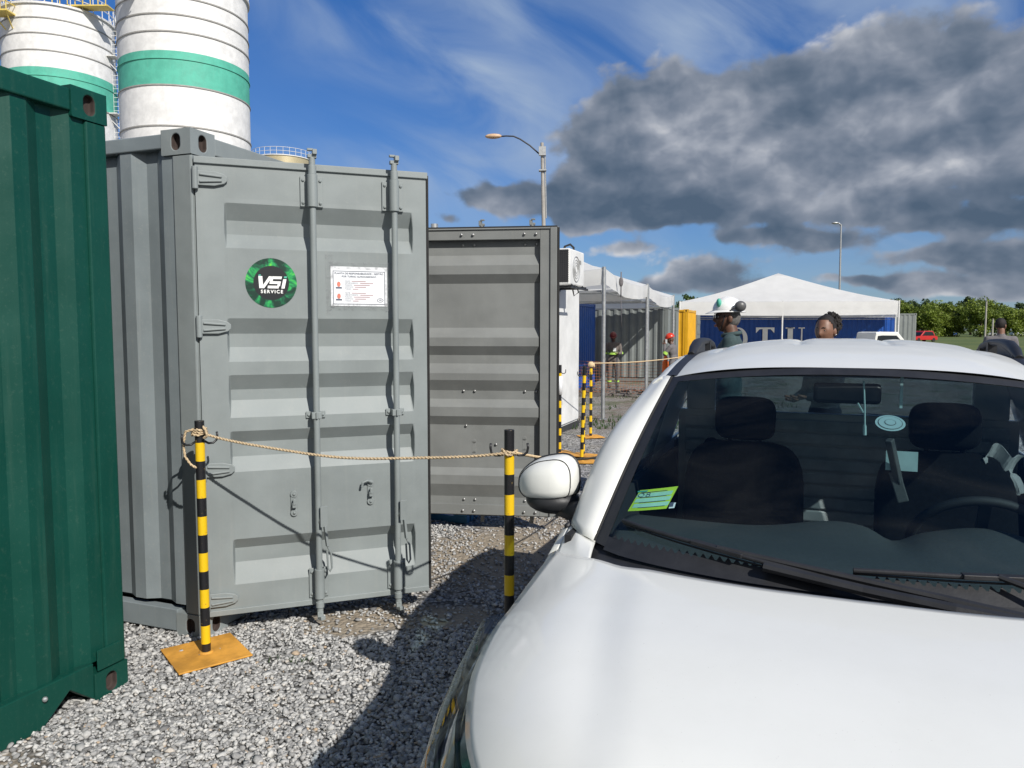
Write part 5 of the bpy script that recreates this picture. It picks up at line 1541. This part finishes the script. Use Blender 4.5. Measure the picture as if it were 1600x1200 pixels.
far_car('bright red car parked beyond the dark grey container', 59.5, 110, R(200), 'car_red', L=4.4, H=1.62, group=None)
far_car('blue car, leftmost of the cars parked before the tree line', 126, 218, R(20), 'car_blue')
far_car('silver car right of the blue one before the tree line', 136, 216, R(12), 'car_silver')
far_car('white car behind the roof rail of the pickup, before the tree line', 155, 212, R(5), 'car_white', H=1.5)
far_car('dark blue car at the right edge before the tree line', 148, 190, R(-10), 'car_blue', H=1.5)
far_car('silver car farthest to the right before the tree line', 146.5, 219, R(0), 'car_silver')
for i, (x, y, h, r, lab) in enumerate(((55.0, 88, 5.0, .09, 'tall weathered timber post left on the grass field'), (66, 104, 3.2, .11, 'short pale post on the grass field near the parked cars'))):
    m_ = MB(); m_.tube([(0, 0, 0), (0, 0, h)], [r * 1.2, r], 10); m_.tube([(0, 0, h), (0, 0, h + .05)], [r * 1.25, r * 1.25], 10)
    tag(m_.build('field_post', 'concrete_pole', None, loc=(x, y, -.17)), lab, 'post')

# ------------------------------------------------------------------ trees
def tree(label, x, y, h, w, mat, seed, n=2600, cat='tree', droop=0., group=None, leaf=.32, low=.12):
    t = thing('tree' if cat == 'tree' else cat, label, cat, (x, y, -.2), 0, group)
    rr = np.random.default_rng(seed)
    tr = MB(); th = h * .55
    tr.tube([(0, 0, 0), (.1, 0, th * .5), (.0, .1, th)], [h * .03, h * .022, h * .01], 8)
    for k in range(6):
        a = rr.random() * 6.28; z0 = th * (.35 + .6 * rr.random()); l = w * .35 * (.7 + .5 * rr.random())
        tr.tube([(0, 0, z0), (l * .5 * math.cos(a), l * .5 * math.sin(a), z0 + h * .1), (l * math.cos(a), l * math.sin(a), z0 + h * .22)], [h * .01, h * .007, h * .003], 6)
    tr.build('trunk', 'bark', t, smooth=True)
    nc = 34
    cl = rr.normal(size=(nc, 3)); cl /= np.linalg.norm(cl, axis=1)[:, None]
    cl *= (rr.random((nc, 1)) ** .5) * .92
    cen = cl * np.array([w / 2, w / 2, h * (1 - low) / 2]) + np.array([0, 0, h * low + h * (1 - low) / 2])
    rad = w * (.10 + .10 * rr.random(nc))
    idx = rr.integers(0, nc, n)
    d = rr.normal(size=(n, 3)); d /= np.linalg.norm(d, axis=1)[:, None]
    p = cen[idx] + d * (rad[idx] * (.35 + .75 * rr.random(n) ** .6))[:, None] * np.array([1, 1, .75])
    p[:, 2] = np.maximum(p[:, 2] - droop * (np.hypot(p[:, 0], p[:, 1]) / (w / 2)) ** 2 * h * .15, .2)
    s = leaf * (.6 + .8 * rr.random(n))
    u = rr.normal(size=(n, 3)); u /= np.linalg.norm(u, axis=1)[:, None]
    v = np.cross(u, rr.normal(size=(n, 3))); v /= np.linalg.norm(v, axis=1)[:, None]
    V = np.stack([p - u * s[:, None], p + v * s[:, None] * .55, p + u * s[:, None], p - v * s[:, None] * .55], 1).reshape(-1, 3)
    me = bpy.data.meshes.new('crown')
    me.vertices.add(len(V)); me.vertices.foreach_set('co', V.ravel().astype(np.float32))
    me.loops.add(4 * n); me.loops.foreach_set('vertex_index', np.arange(4 * n).astype(np.int32))
    me.polygons.add(n); me.polygons.foreach_set('loop_start', (np.arange(n) * 4).astype(np.int32)); me.update(calc_edges=True)
    at = me.attributes.new('shade', 'FLOAT', 'POINT')
    tone = np.clip(rr.random(nc)[idx] * .6 + rr.random(n) * .4, 0, 1)
    at.data.foreach_set('value', np.repeat(tone, 4).astype(np.float32))
    me.materials.append(MATS[mat])
    o = bpy.data.objects.new('crown', me); COL.objects.link(o); o.parent = t
    return t
def az_x(px, y): return (px - 800) / 1180 * y
rt = random.Random(5)
ORD = ['first', 'second', 'third', 'fourth', 'fifth', 'sixth', 'seventh', 'eighth', 'ninth', 'tenth', 'eleventh', 'twelfth', 'thirteenth', 'fourteenth']
k = 0
for j, px in enumerate(range(1396, 1630, 19)):
    y = 245 + rt.random() * 30; hgt = 10.4 + 3.0 * rt.random()
    tree('dark green tree of the back row, ' + ORD[j] + ' from the big canopy, beyond the field', az_x(px + rt.random() * 6, y), y, hgt, 8.5, 'leaf_dark', 100 + k, 2600, group='dark trees of the back row', leaf=.42); k += 1
for j, px in enumerate(list(range(1402, 1484, 16)) + list(range(1530, 1650, 18))):
    y = 180 + rt.random() * 26; hgt = 7.6 + 2.2 * rt.random()
    tree('light green drooping tree of the front row, ' + ORD[j] + ' from the big canopy', az_x(px + rt.random() * 6, y), y, hgt, 8.0, 'leaf_light', 200 + k, 5200, droop=.6, group='light green trees of the front row', leaf=.23, low=.03); k += 1
for px, lab in ((1072, 'treetop showing over the grey container left of the yellow one'), (1058, 'smaller treetop showing left of its neighbour over the grey container'), (1084, 'treetop just left of the big canopy roof')):
    y = 75; tree(lab, az_x(px, y), y, 5.3 + (px - 1058) * .012, 2.2, 'leaf_near', 300 + px, 1500, leaf=.14)
# debris and weeds at the net fence
wd = MB(); rr = random.Random(3)
for k in range(1500):
    x = 2.0 + rr.random() * 4.5; y = 12.8 + rr.random() * 7.5
    if math.sin(x * 2.3 + y) + math.sin(y * 1.9) < .2: continue
    h = .04 + .09 * rr.random(); a = rr.random() * 6.28; w_ = .012
    dx, dy = math.cos(a) * w_, math.sin(a) * w_; lx, ly = (rr.random() - .5) * .08, (rr.random() - .5) * .08
    g0 = gz(y)
    wd.add([(x - dx, y - dy, g0), (x + dx, y + dy, g0), (x + lx, y + ly, g0 + h)], [(0, 1, 2)])
for k in range(260):
    x = .9 + rr.random() * 2.2; y = 12.6 + rr.random() * 1.6; h = .05 + .08 * rr.random(); a = rr.random() * 6.28; dx, dy = math.cos(a) * .014, math.sin(a) * .014
    wd.add([(x - dx, y - dy, gz(y)), (x + dx, y + dy, gz(y)), (x + (rr.random() - .5) * .1, y, gz(y) + h)], [(0, 1, 2)])
for k in range(26):
    a = rr.random() * 6.28; r_ = .05 * rr.random(); x = -1.07 + r_ * math.cos(a) * 2; y = 3.52 + r_ * math.sin(a); dx, dy = math.cos(a) * .003, math.sin(a) * .003
    wd.add([(x - dx, y - dy, .005), (x + dx, y + dy, .005), (x + (rr.random() - .5) * .06, y + (rr.random() - .5) * .05, .03 + .02 * rr.random())], [(0, 1, 2)])
wdo = wd.build('weeds', 'leaf_near'); tag(wdo, 'low tufts of weeds growing between the stones', None, None, 'stuff')
db = MB()
for k in range(160):
    x = 1.6 + rr.random() * 4.8; y = 20.0 + rr.random() * 2.2; a = rr.random() * 3.14; l = .1 + .4 * rr.random()
    db.bar((x, y, -.18 + .04 * rr.random()), (x + l * math.cos(a), y + l * math.sin(a) * .5, -.16 + .10 * rr.random()), .02 + .04 * rr.random())
tag(db.build('debris', 'cloth_taupe'), 'brown rubble and scraps strewn along the net fence', None, None, 'stuff')
# ------------------------------------------------------------------ people
def head_fn(d, p):
    """local +Y is forward; unit sphere direction -> head surface (0.118 half height)"""
    x, y, z = d.x, d.y, d.z
    X = x * .074; Y = y * .094; Z = z * .118
    if z < 0:                                        # narrow jaw, chin forward
        X *= 1 - .30 * (-z) ** 1.5; Y *= 1 - .10 * (-z)
        Y += .020 * (-z) ** 2 * (1 if y > -.3 else .3)
    if z > .2: Y -= .006
    if y > 0:
        f = math.exp(-(x / .16) ** 2)
        Y += .026 * f * math.exp(-((z + .20) / .13) ** 2) * max(0, y)           # nose tip
        Y += .010 * f * math.exp(-((z + .0) / .16) ** 2)                     # bridge
        Y += .006 * math.exp(-((z - .22) / .10) ** 2) * math.exp(-(x / .55) ** 2)  # brow
        for s in (-1, 1): Y -= .009 * math.exp(-((x - s * .40) / .17) ** 2) * math.exp(-((z - .04) / .10) ** 2)
        for s in (-1, 1): Y += .004 * math.exp(-((x - s * .45) / .2) ** 2) * math.exp(-((z + .25) / .15) ** 2)
        Y += .008 * math.exp(-(x / .30) ** 2) * math.exp(-((z + .50) / .07) ** 2)
        Y -= .004 * math.exp(-(x / .35) ** 2) * math.exp(-((z + .56) / .03) ** 2)
        Y += .006 * math.exp(-(x / .28) ** 2) * math.exp(-((z + .63) / .07) ** 2)
        Y += .008 * math.exp(-(x / .25) ** 2) * math.exp(-((z + .88) / .12) ** 2)
    return Vector((X, Y, Z))
def person(label, loc, rz, height, J, cols, head_yaw=0., head_pitch=0., vox=.011, skin='skin_dark', shoulders=1.):
    """J: joints in metres for a 1.75 m figure; cols = (shirt, trousers, boots)"""
    t = thing('person', label, 'person', loc, rz)
    k = height / 1.75
    S = lambda p: Vector(p) * k
    mb = MB()
    J = {n: Vector(p) for n, p in J.items()}
    pelvis, waist, chest, neck, head = J['pelvis'], J['waist'], J['chest'], J['neck'], J['head']
    up = (neck - pelvis).normalized()
    def ell(c, r, M=None): mb.ball(c * k, Vector(r) * k, 20, M=M)
    def limb(pts, rs):
        P = []; Rr = []
        for i in range(len(pts) - 1):
            for q in range(5):
                tt = q / 5; P.append(pts[i].lerp(pts[i + 1], tt) * k); Rr.append((rs[i] + (rs[i + 1] - rs[i]) * tt) * k)
        P.append(pts[-1] * k); Rr.append(rs[-1] * k)
        mb.tube(P, Rr, 14)
        for p, r in zip(pts, rs): mb.ball(p * k, r * k, 12)
    ell(pelvis, (.165, .115, .12)); ell(waist, (.15, .105, .14)); ell(chest, (.178, .118, .18)); ell(chest + Vector((0, -.01, .09)), (.185 * shoulders, .095, .09))
    limb([chest + Vector((0, -.015, .10)), neck, head + Vector((0, -.015, -.06))], [.085, .058, .056])
    for s, n in ((-1, 'L'), (1, 'R')):
        limb([chest + Vector((s * .05, -.01, .10)), J['sh' + n], J['el' + n], J['wr' + n]], [.085, .066, .048, .036])
        limb([pelvis + Vector((s * .06, 0, -.03)), J['hip' + n], J['kn' + n], J['an' + n]], [.10, .098, .068, .052])
        an = J['an' + n]; ft = J.get('ft' + n, an + Vector((s * .02, .15, -.06)))
        limb([an + Vector((0, -.03, -.03)), ft.lerp(an, .45), ft], [.048, .045, .036])
    tmp = mb.build('tmp', 'skin_dark', None)
    md = tmp.modifiers.new('r', 'REMESH'); md.mode = 'VOXEL'; md.voxel_size = vox * 1.25; md.use_smooth_shade = True
    sm = tmp.modifiers.new('s', 'SMOOTH'); sm.factor = .5; sm.iterations = 6
    me = bpy.data.meshes.new_from_object(tmp.evaluated_get(bpy.context.evaluated_depsgraph_get()))
    bpy.data.objects.remove(tmp)
    V = [v.co.copy() for v in me.vertices]; F = [tuple(p.vertices) for p in me.polygons]
    bpy.data.meshes.remove(me)
    out = MB(); mi = []
    for f in F:
        c = sum((V[i] for i in f), Vector()) / len(f) / k
        dn = (c - neck).dot(up)
        near_wr = min((c - J['wrL']).length, (c - J['wrR']).length)
        col = 1
        leg = c.z < pelvis.z - .02 and near_wr > .09 and min((c - J['elL']).length, (c - J['elR']).length) > .10
        if leg: col = 2
        if c.z < .13: col = 3
        if dn > .005 and (c - chest).length > .12 and (c - head).length < .20: col = 0
        mi.append(col)
    out.v = [tuple(v) for v in V]; out.f = F; out.m = mi
    HM = Matrix.Rotation(head_yaw, 3, 'Z') @ Matrix.Rotation(head_pitch, 3, 'X')
    hc = head * k
    out.ball(hc, k, 56, 0, fn=head_fn, M=HM)
    # ears, eyes, lips
    for s in (-1, 1):
        out.ball(hc + HM @ (Vector((s * .076, -.008, -.012)) * k), Vector((.012, .020, .032)) * k, 12, 0, M=HM @ Matrix.Rotation(s * .3, 3, 'Z'))
        out.ball(hc + HM @ (Vector((s * .030, .0715, .006)) * k), .0115 * k, 12, 4)
        out.ball(hc + HM @ (Vector((s * .030, .0805, .006)) * k), .0052 * k, 8, 5)
        out.tube([hc + HM @ (Vector((s * (.014 + .009 * q), .096 - .0035 * q * q * .5, .027 + .004 * math.sin(q))) * k) for q in range(4)], .0028 * k, 5, 5)
    out.ball(hc + HM @ (Vector((0, .0905, -.059)) * k), Vector((.023, .010, .0055)) * k, 12, 6, M=HM)
    out.ball(hc + HM @ (Vector((0, .0885, -.069)) * k), Vector((.019, .011, .006)) * k, 12, 6, M=HM)
    # hands: palm, four fingers, thumb
    for s, n in ((-1, 'L'), (1, 'R')):
        wr = J['wr' + n]; d = (wr - J['el' + n]).normalized(); side = Vector((0, 1, 0)) - d * d.y
        side = side.normalized() if side.length > .1 else Vector((1, 0, 0)); nm_ = d.cross(side) * s
        pc = wr + d * .045
        Mh = Matrix((side, nm_, d)).transposed()
        out.ball(pc * k, Vector((.040, .018, .052)) * k, 14, 0, M=Mh)
        for q, ln in enumerate((.062, .070, .066, .052)):
            b0 = wr + d * .082 + side * (.028 - .0185 * q); c1 = b0 + d * ln * .5 - nm_ * .006; c2 = b0 + d * ln * .85 - nm_ * .024
            out.tube([b0 * k, c1 * k, c2 * k], [.0092 * k, .0086 * k, .0072 * k], 8, 0)
        b0 = wr + d * .02 + side * .034; out.tube([b0 * k, (b0 + d * .028 + side * .022 - nm_ * .008) * k, (b0 + d * .058 + side * .026 - nm_ * .018) * k], [.012 * k, .0105 * k, .008 * k], 8, 0)
    o = out.build('body', [skin] + list(cols) + ['eye_white', 'eye_dark', 'lip'], t, smooth=True)
    return t, hc, HM, k
def base_pose(**kw):
    J = dict(pelvis=(0, 0, .96), waist=(0, 0, 1.09), chest=(0, -.005, 1.28), neck=(0, -.01, 1.49), head=(0, .015, 1.632),
             shL=(-.185, -.01, 1.40), elL=(-.24, -.02, 1.12), wrL=(-.25, .06, .88), shR=(.185, -.01, 1.40), elR=(.24, -.02, 1.12), wrR=(.25, .06, .88),
             hipL=(-.095, 0, .90), knL=(-.11, .02, .50), anL=(-.12, -.01, .09), hipR=(.095, 0, .90), knR=(.11, .02, .50), anR=(.12, -.01, .09))
    J.update(kw); return J
def helmet(t, hc, HM, k, mat, yaw_peak=True, name='helmet'):
    h = MB()
    def dome(d, p):
        z = max(d.z, -.12)
        r = Vector((d.x * .100, d.y * .122, z * .112 + .0))
        if abs(d.x) < .12 and d.z > 0: r *= 1.035
        return r
    h.ball(hc + HM @ (Vector((0, -.006, .055)) * k), k, 36, 0, fn=dome, M=HM)
    # brim with a longer peak in front
    n = 36; inn = []; outr = []
    for q in range(n):
        a = 2 * math.pi * q / n; f = max(0, math.sin(a))
        inn.append(hc + HM @ (Vector((.098 * math.cos(a), .120 * math.sin(a) - .006, .052)) * k))
        outr.append(hc + HM @ (Vector(((.112) * math.cos(a), (.136 + .040 * f ** 3) * math.sin(a) - .006, .040 - .012 * f ** 3)) * k))
    h.add(inn + outr, [(i, (i + 1) % n, n + (i + 1) % n, n + i) for i in range(n)])
    return h.build(name, mat, t, smooth=True, solid=.003)

# man in white helmet behind the pickup: back three quarter, facing left
t, hc, HM, k = person('man in a white helmet with grey ear muffs and a teal shirt, behind the pickup', (1.80, 6.25, 0), R(72), 1.83,
    base_pose(head=(0, .025, 1.625), neck=(0, -.01, 1.50), shL=(-.19, -.01, 1.435), shR=(.19, -.01, 1.435), chest=(0, -.005, 1.30), elL=(-.22, .04, 1.12), wrL=(-.14, .22, 1.08), elR=(.22, .02, 1.12), wrR=(.12, .22, 1.05)), ('cloth_teal', 'cloth_taupe', 'black_paint'), head_yaw=R(14), vox=.010)
hl = helmet(t, hc, HM, k, 'helmet_white')
for s in (-1, 1):
    em = MB(); em.ball(hc + HM @ (Vector((s * .118, -.075, .085)) * k), Vector((.030, .045, .042)) * k, 18, 0, M=HM)
    em.tube([hc + HM @ (Vector((s * .106, .0, .050)) * k), hc + HM @ (Vector((s * .122, -.03, .075)) * k), hc + HM @ (Vector((s * .124, -.07, .085)) * k)], .006 * k, 8)
    em.build('ear_muff', 'ear_muff_grey', t, smooth=True)
hr_ = MB(); hr_.ball(hc + HM @ (Vector((0, -.028, .0)) * k), Vector((.0745, .078, .085)) * k, 28, 0, M=HM); hr_.build('hair', 'hair_grey', t, smooth=True)
gl = MB()
for s in (-1, 1): gl.tube([hc + HM @ (Vector((s * .078, -.01, .012)) * k), hc + HM @ (Vector((s * .076, .06, .012)) * k), hc + HM @ (Vector((s * .06, .09, .012)) * k)], .0022, 6)
gl.ball(hc + HM @ (Vector((.032, .094, .006)) * k), Vector((.028, .006, .017)) * k, 12, 0, M=HM); gl.ball(hc + HM @ (Vector((-.032, .094, .006)) * k), Vector((.028, .006, .017)) * k, 12, 0, M=HM)
gl.tube([hc + HM @ (Vector((-.07, .03, .02)) * k), hc + HM @ (Vector((-.06, .045, -.05)) * k), hc + HM @ (Vector((-.02, .06, -.108)) * k)], .0035, 6)
gl.build('safety_glasses', 'far_glass', t, smooth=True)
co_ = MB()
nk = Vector((0, -.012, 1.485)) * k
co_.tube([nk + Vector((.075 * math.cos(q * .2618), .07 * math.sin(q * .2618) - .0, .012 * math.sin(q * .2618 + 3.14) + .01)) for q in range(25)], .017, 8, caps=False)
co_.build('collar', 'cloth_teal', t, smooth=True)
lg_ = MB(); lg_.ball(hc + HM @ (Vector((-.062, .078, .115)) * k), Vector((.026, .020, .034)) * k, 14, 0, M=HM); lg_.build('helmet_mark', 'silo_green', hl, smooth=True)
# woman behind the pickup
t, hc, HM, k = person('woman with dark curly hair tied back and a dark jacket, standing behind the pickup', (2.52, 6.05, 0), R(100), 1.70,
    base_pose(head=(0, .02, 1.64), elL=(-.2, .05, 1.12), wrL=(-.08, .2, 1.1), elR=(.2, .05, 1.12), wrR=(.08, .22, 1.08)), ('cloth_navy', 'cloth_navy', 'black_paint'), head_yaw=R(34), head_pitch=R(-4), vox=.010, skin='skin_mid', shoulders=.92)
hr_ = MB()
hr_.ball(hc + HM @ (Vector((0, -.014, .022)) * k), Vector((.080, .094, .108)) * k, 36, 0, fn=None, M=HM)
hr_.v = [v for v in hr_.v]
rr = random.Random(9)
c0_ = hc + HM @ (Vector((.01, -.140, .040)) * k)
for q in range(420):
    d = Vector((rr.gauss(0, 1), rr.gauss(0, 1), rr.gauss(0, 1))).normalized(); p = c0_ + HM @ Vector((d.x * .078, d.y * .082, d.z * .098)) * (.75 + .25 * rr.random())
    hr_.ball(p, .010 + .008 * rr.random(), 5, 0)
for q in range(90):
    a = rr.random() * 6.28; hr_.ball(hc + HM @ (Vector((.074 * math.cos(a), -.04 + .03 * rr.random(), .06 + .055 * math.sin(a) * rr.random())) * k), .012, 5, 0)
# keep the face clear of hair
Hi = HM.inverted()
bad = set()
for i, v in enumerate(hr_.v):
    l = Hi @ (Vector(v) - hc)
    if l.y > .030 and l.z < .070 + (l.y - .03) * .3: bad.add(i)
fs = [(f, m_) for f, m_ in zip(hr_.f, hr_.m) if not any(i in bad for i in f)]
hr_.f = [f for f, _ in fs]; hr_.m = [m_ for _, m_ in fs]
hr_.build('hair', 'hair_black', t, smooth=True)
er_ = MB(); er_.ball(hc + HM @ (Vector((-.084, -.004, -.038)) * k), .007, 10); er_.build('ear_stud', 'chrome', t, smooth=True)
cl_ = MB(); nk = Vector((0, -.012, 1.50)) * k
cl_.tube([nk + Vector((0, 0, -.06)), nk + Vector((0, 0, -.01)), nk + Vector((0, -.004, .042))], [.098, .080, .086], 24, caps=False); cl_.build('collar', 'cloth_navy', t, smooth=True, solid=.008)
# worker with phone in red helmet
t, hc, HM, k = person('worker in a bright red helmet and grey overalls with a phone at his ear', (4.27, 20.0, -.2), R(60), 1.70,
    base_pose(neck=(0, .05, 1.46), head=(0, .09, 1.59), chest=(0, .02, 1.27), elL=(-.25, .16, 1.18), wrL=(-.14, .20, 1.44), shL=(-.18, .03, 1.38), shR=(.18, .03, 1.38)), ('cloth_grey', 'cloth_taupe', 'black_paint'), head_yaw=R(20), head_pitch=R(-18), vox=.014)
helmet(t, hc, HM, k, 'helmet_red')
def band(t, a, b, r, mat, name, k, h=.05):
    a = Vector(a) * k; b = Vector(b) * k; d = (b - a).normalized(); MB().tube([a, a + d * h], r * k, 16).build(name, mat, t, smooth='auto')
band(t, (-.235, .12, 1.25), (-.25, .16, 1.18), .066, 'reflective_lime', 'reflective_band', k, .07)
MB().box(Vector((-.115, .165, 1.535)) * k, (.02, .045, .11)).build('phone', 'badge_white', t)
# worker standing under the canopy
t, hc, HM, k = person('worker in a dark red helmet and grey overalls with lime bands, standing under the canopy', (3.03, 22.6, -.2), R(168), 1.70,
    base_pose(head=(0, .05, 1.62), elL=(-.24, .03, 1.13), wrL=(-.16, .20, 1.12), elR=(.25, -.02, 1.12), wrR=(.26, .03, .90), knL=(-.12, .03, .5)), ('cloth_taupe', 'cloth_taupe', 'black_paint'), head_pitch=R(-22), vox=.014)
helmet(t, hc, HM, k, 'helmet_dark_red')
MB().tube([Vector((0, 0, 1.09)) * k, Vector((0, 0, 1.145)) * k], .168 * k, 20).build('waist_band', 'reflective_lime', t, smooth='auto')
for s in (-1, 1):
    band(t, (s * .235, -.012, 1.16), (s * .24, -.02, 1.12), .062, 'reflective_lime', 'reflective_band', k)
    band(t, (s * .117, .005, .30), (s * .118, 0, .25), .074, 'reflective_lime', 'reflective_band', k)
MB().box(Vector((-.05, .125, 1.24)) * k, (.09, .012, .10)).build('badge', 'badge_white', t)
# man seen from behind on the right
t, hc, HM, k = person('bare headed man in a grey shirt with a red arm band, back turned, far right', (8.72, 13.5, gz(13.5)), R(-20), 1.89,
    base_pose(), ('cloth_grey', 'cloth_taupe', 'black_paint'), head_yaw=R(-40), vox=.014, skin='skin_mid')
hr_ = MB(); hr_.ball(hc + HM @ (Vector((0, -.016, .030)) * k), Vector((.080, .088, .098)) * k, 28, 0, M=HM); hr_.build('hair', 'hair_black', t, smooth=True)
band(t, (.235, -.018, 1.18), (.24, -.02, 1.12), .064, 'reflective_red', 'arm_band', k, .07)
bpy.context.view_layer.update()
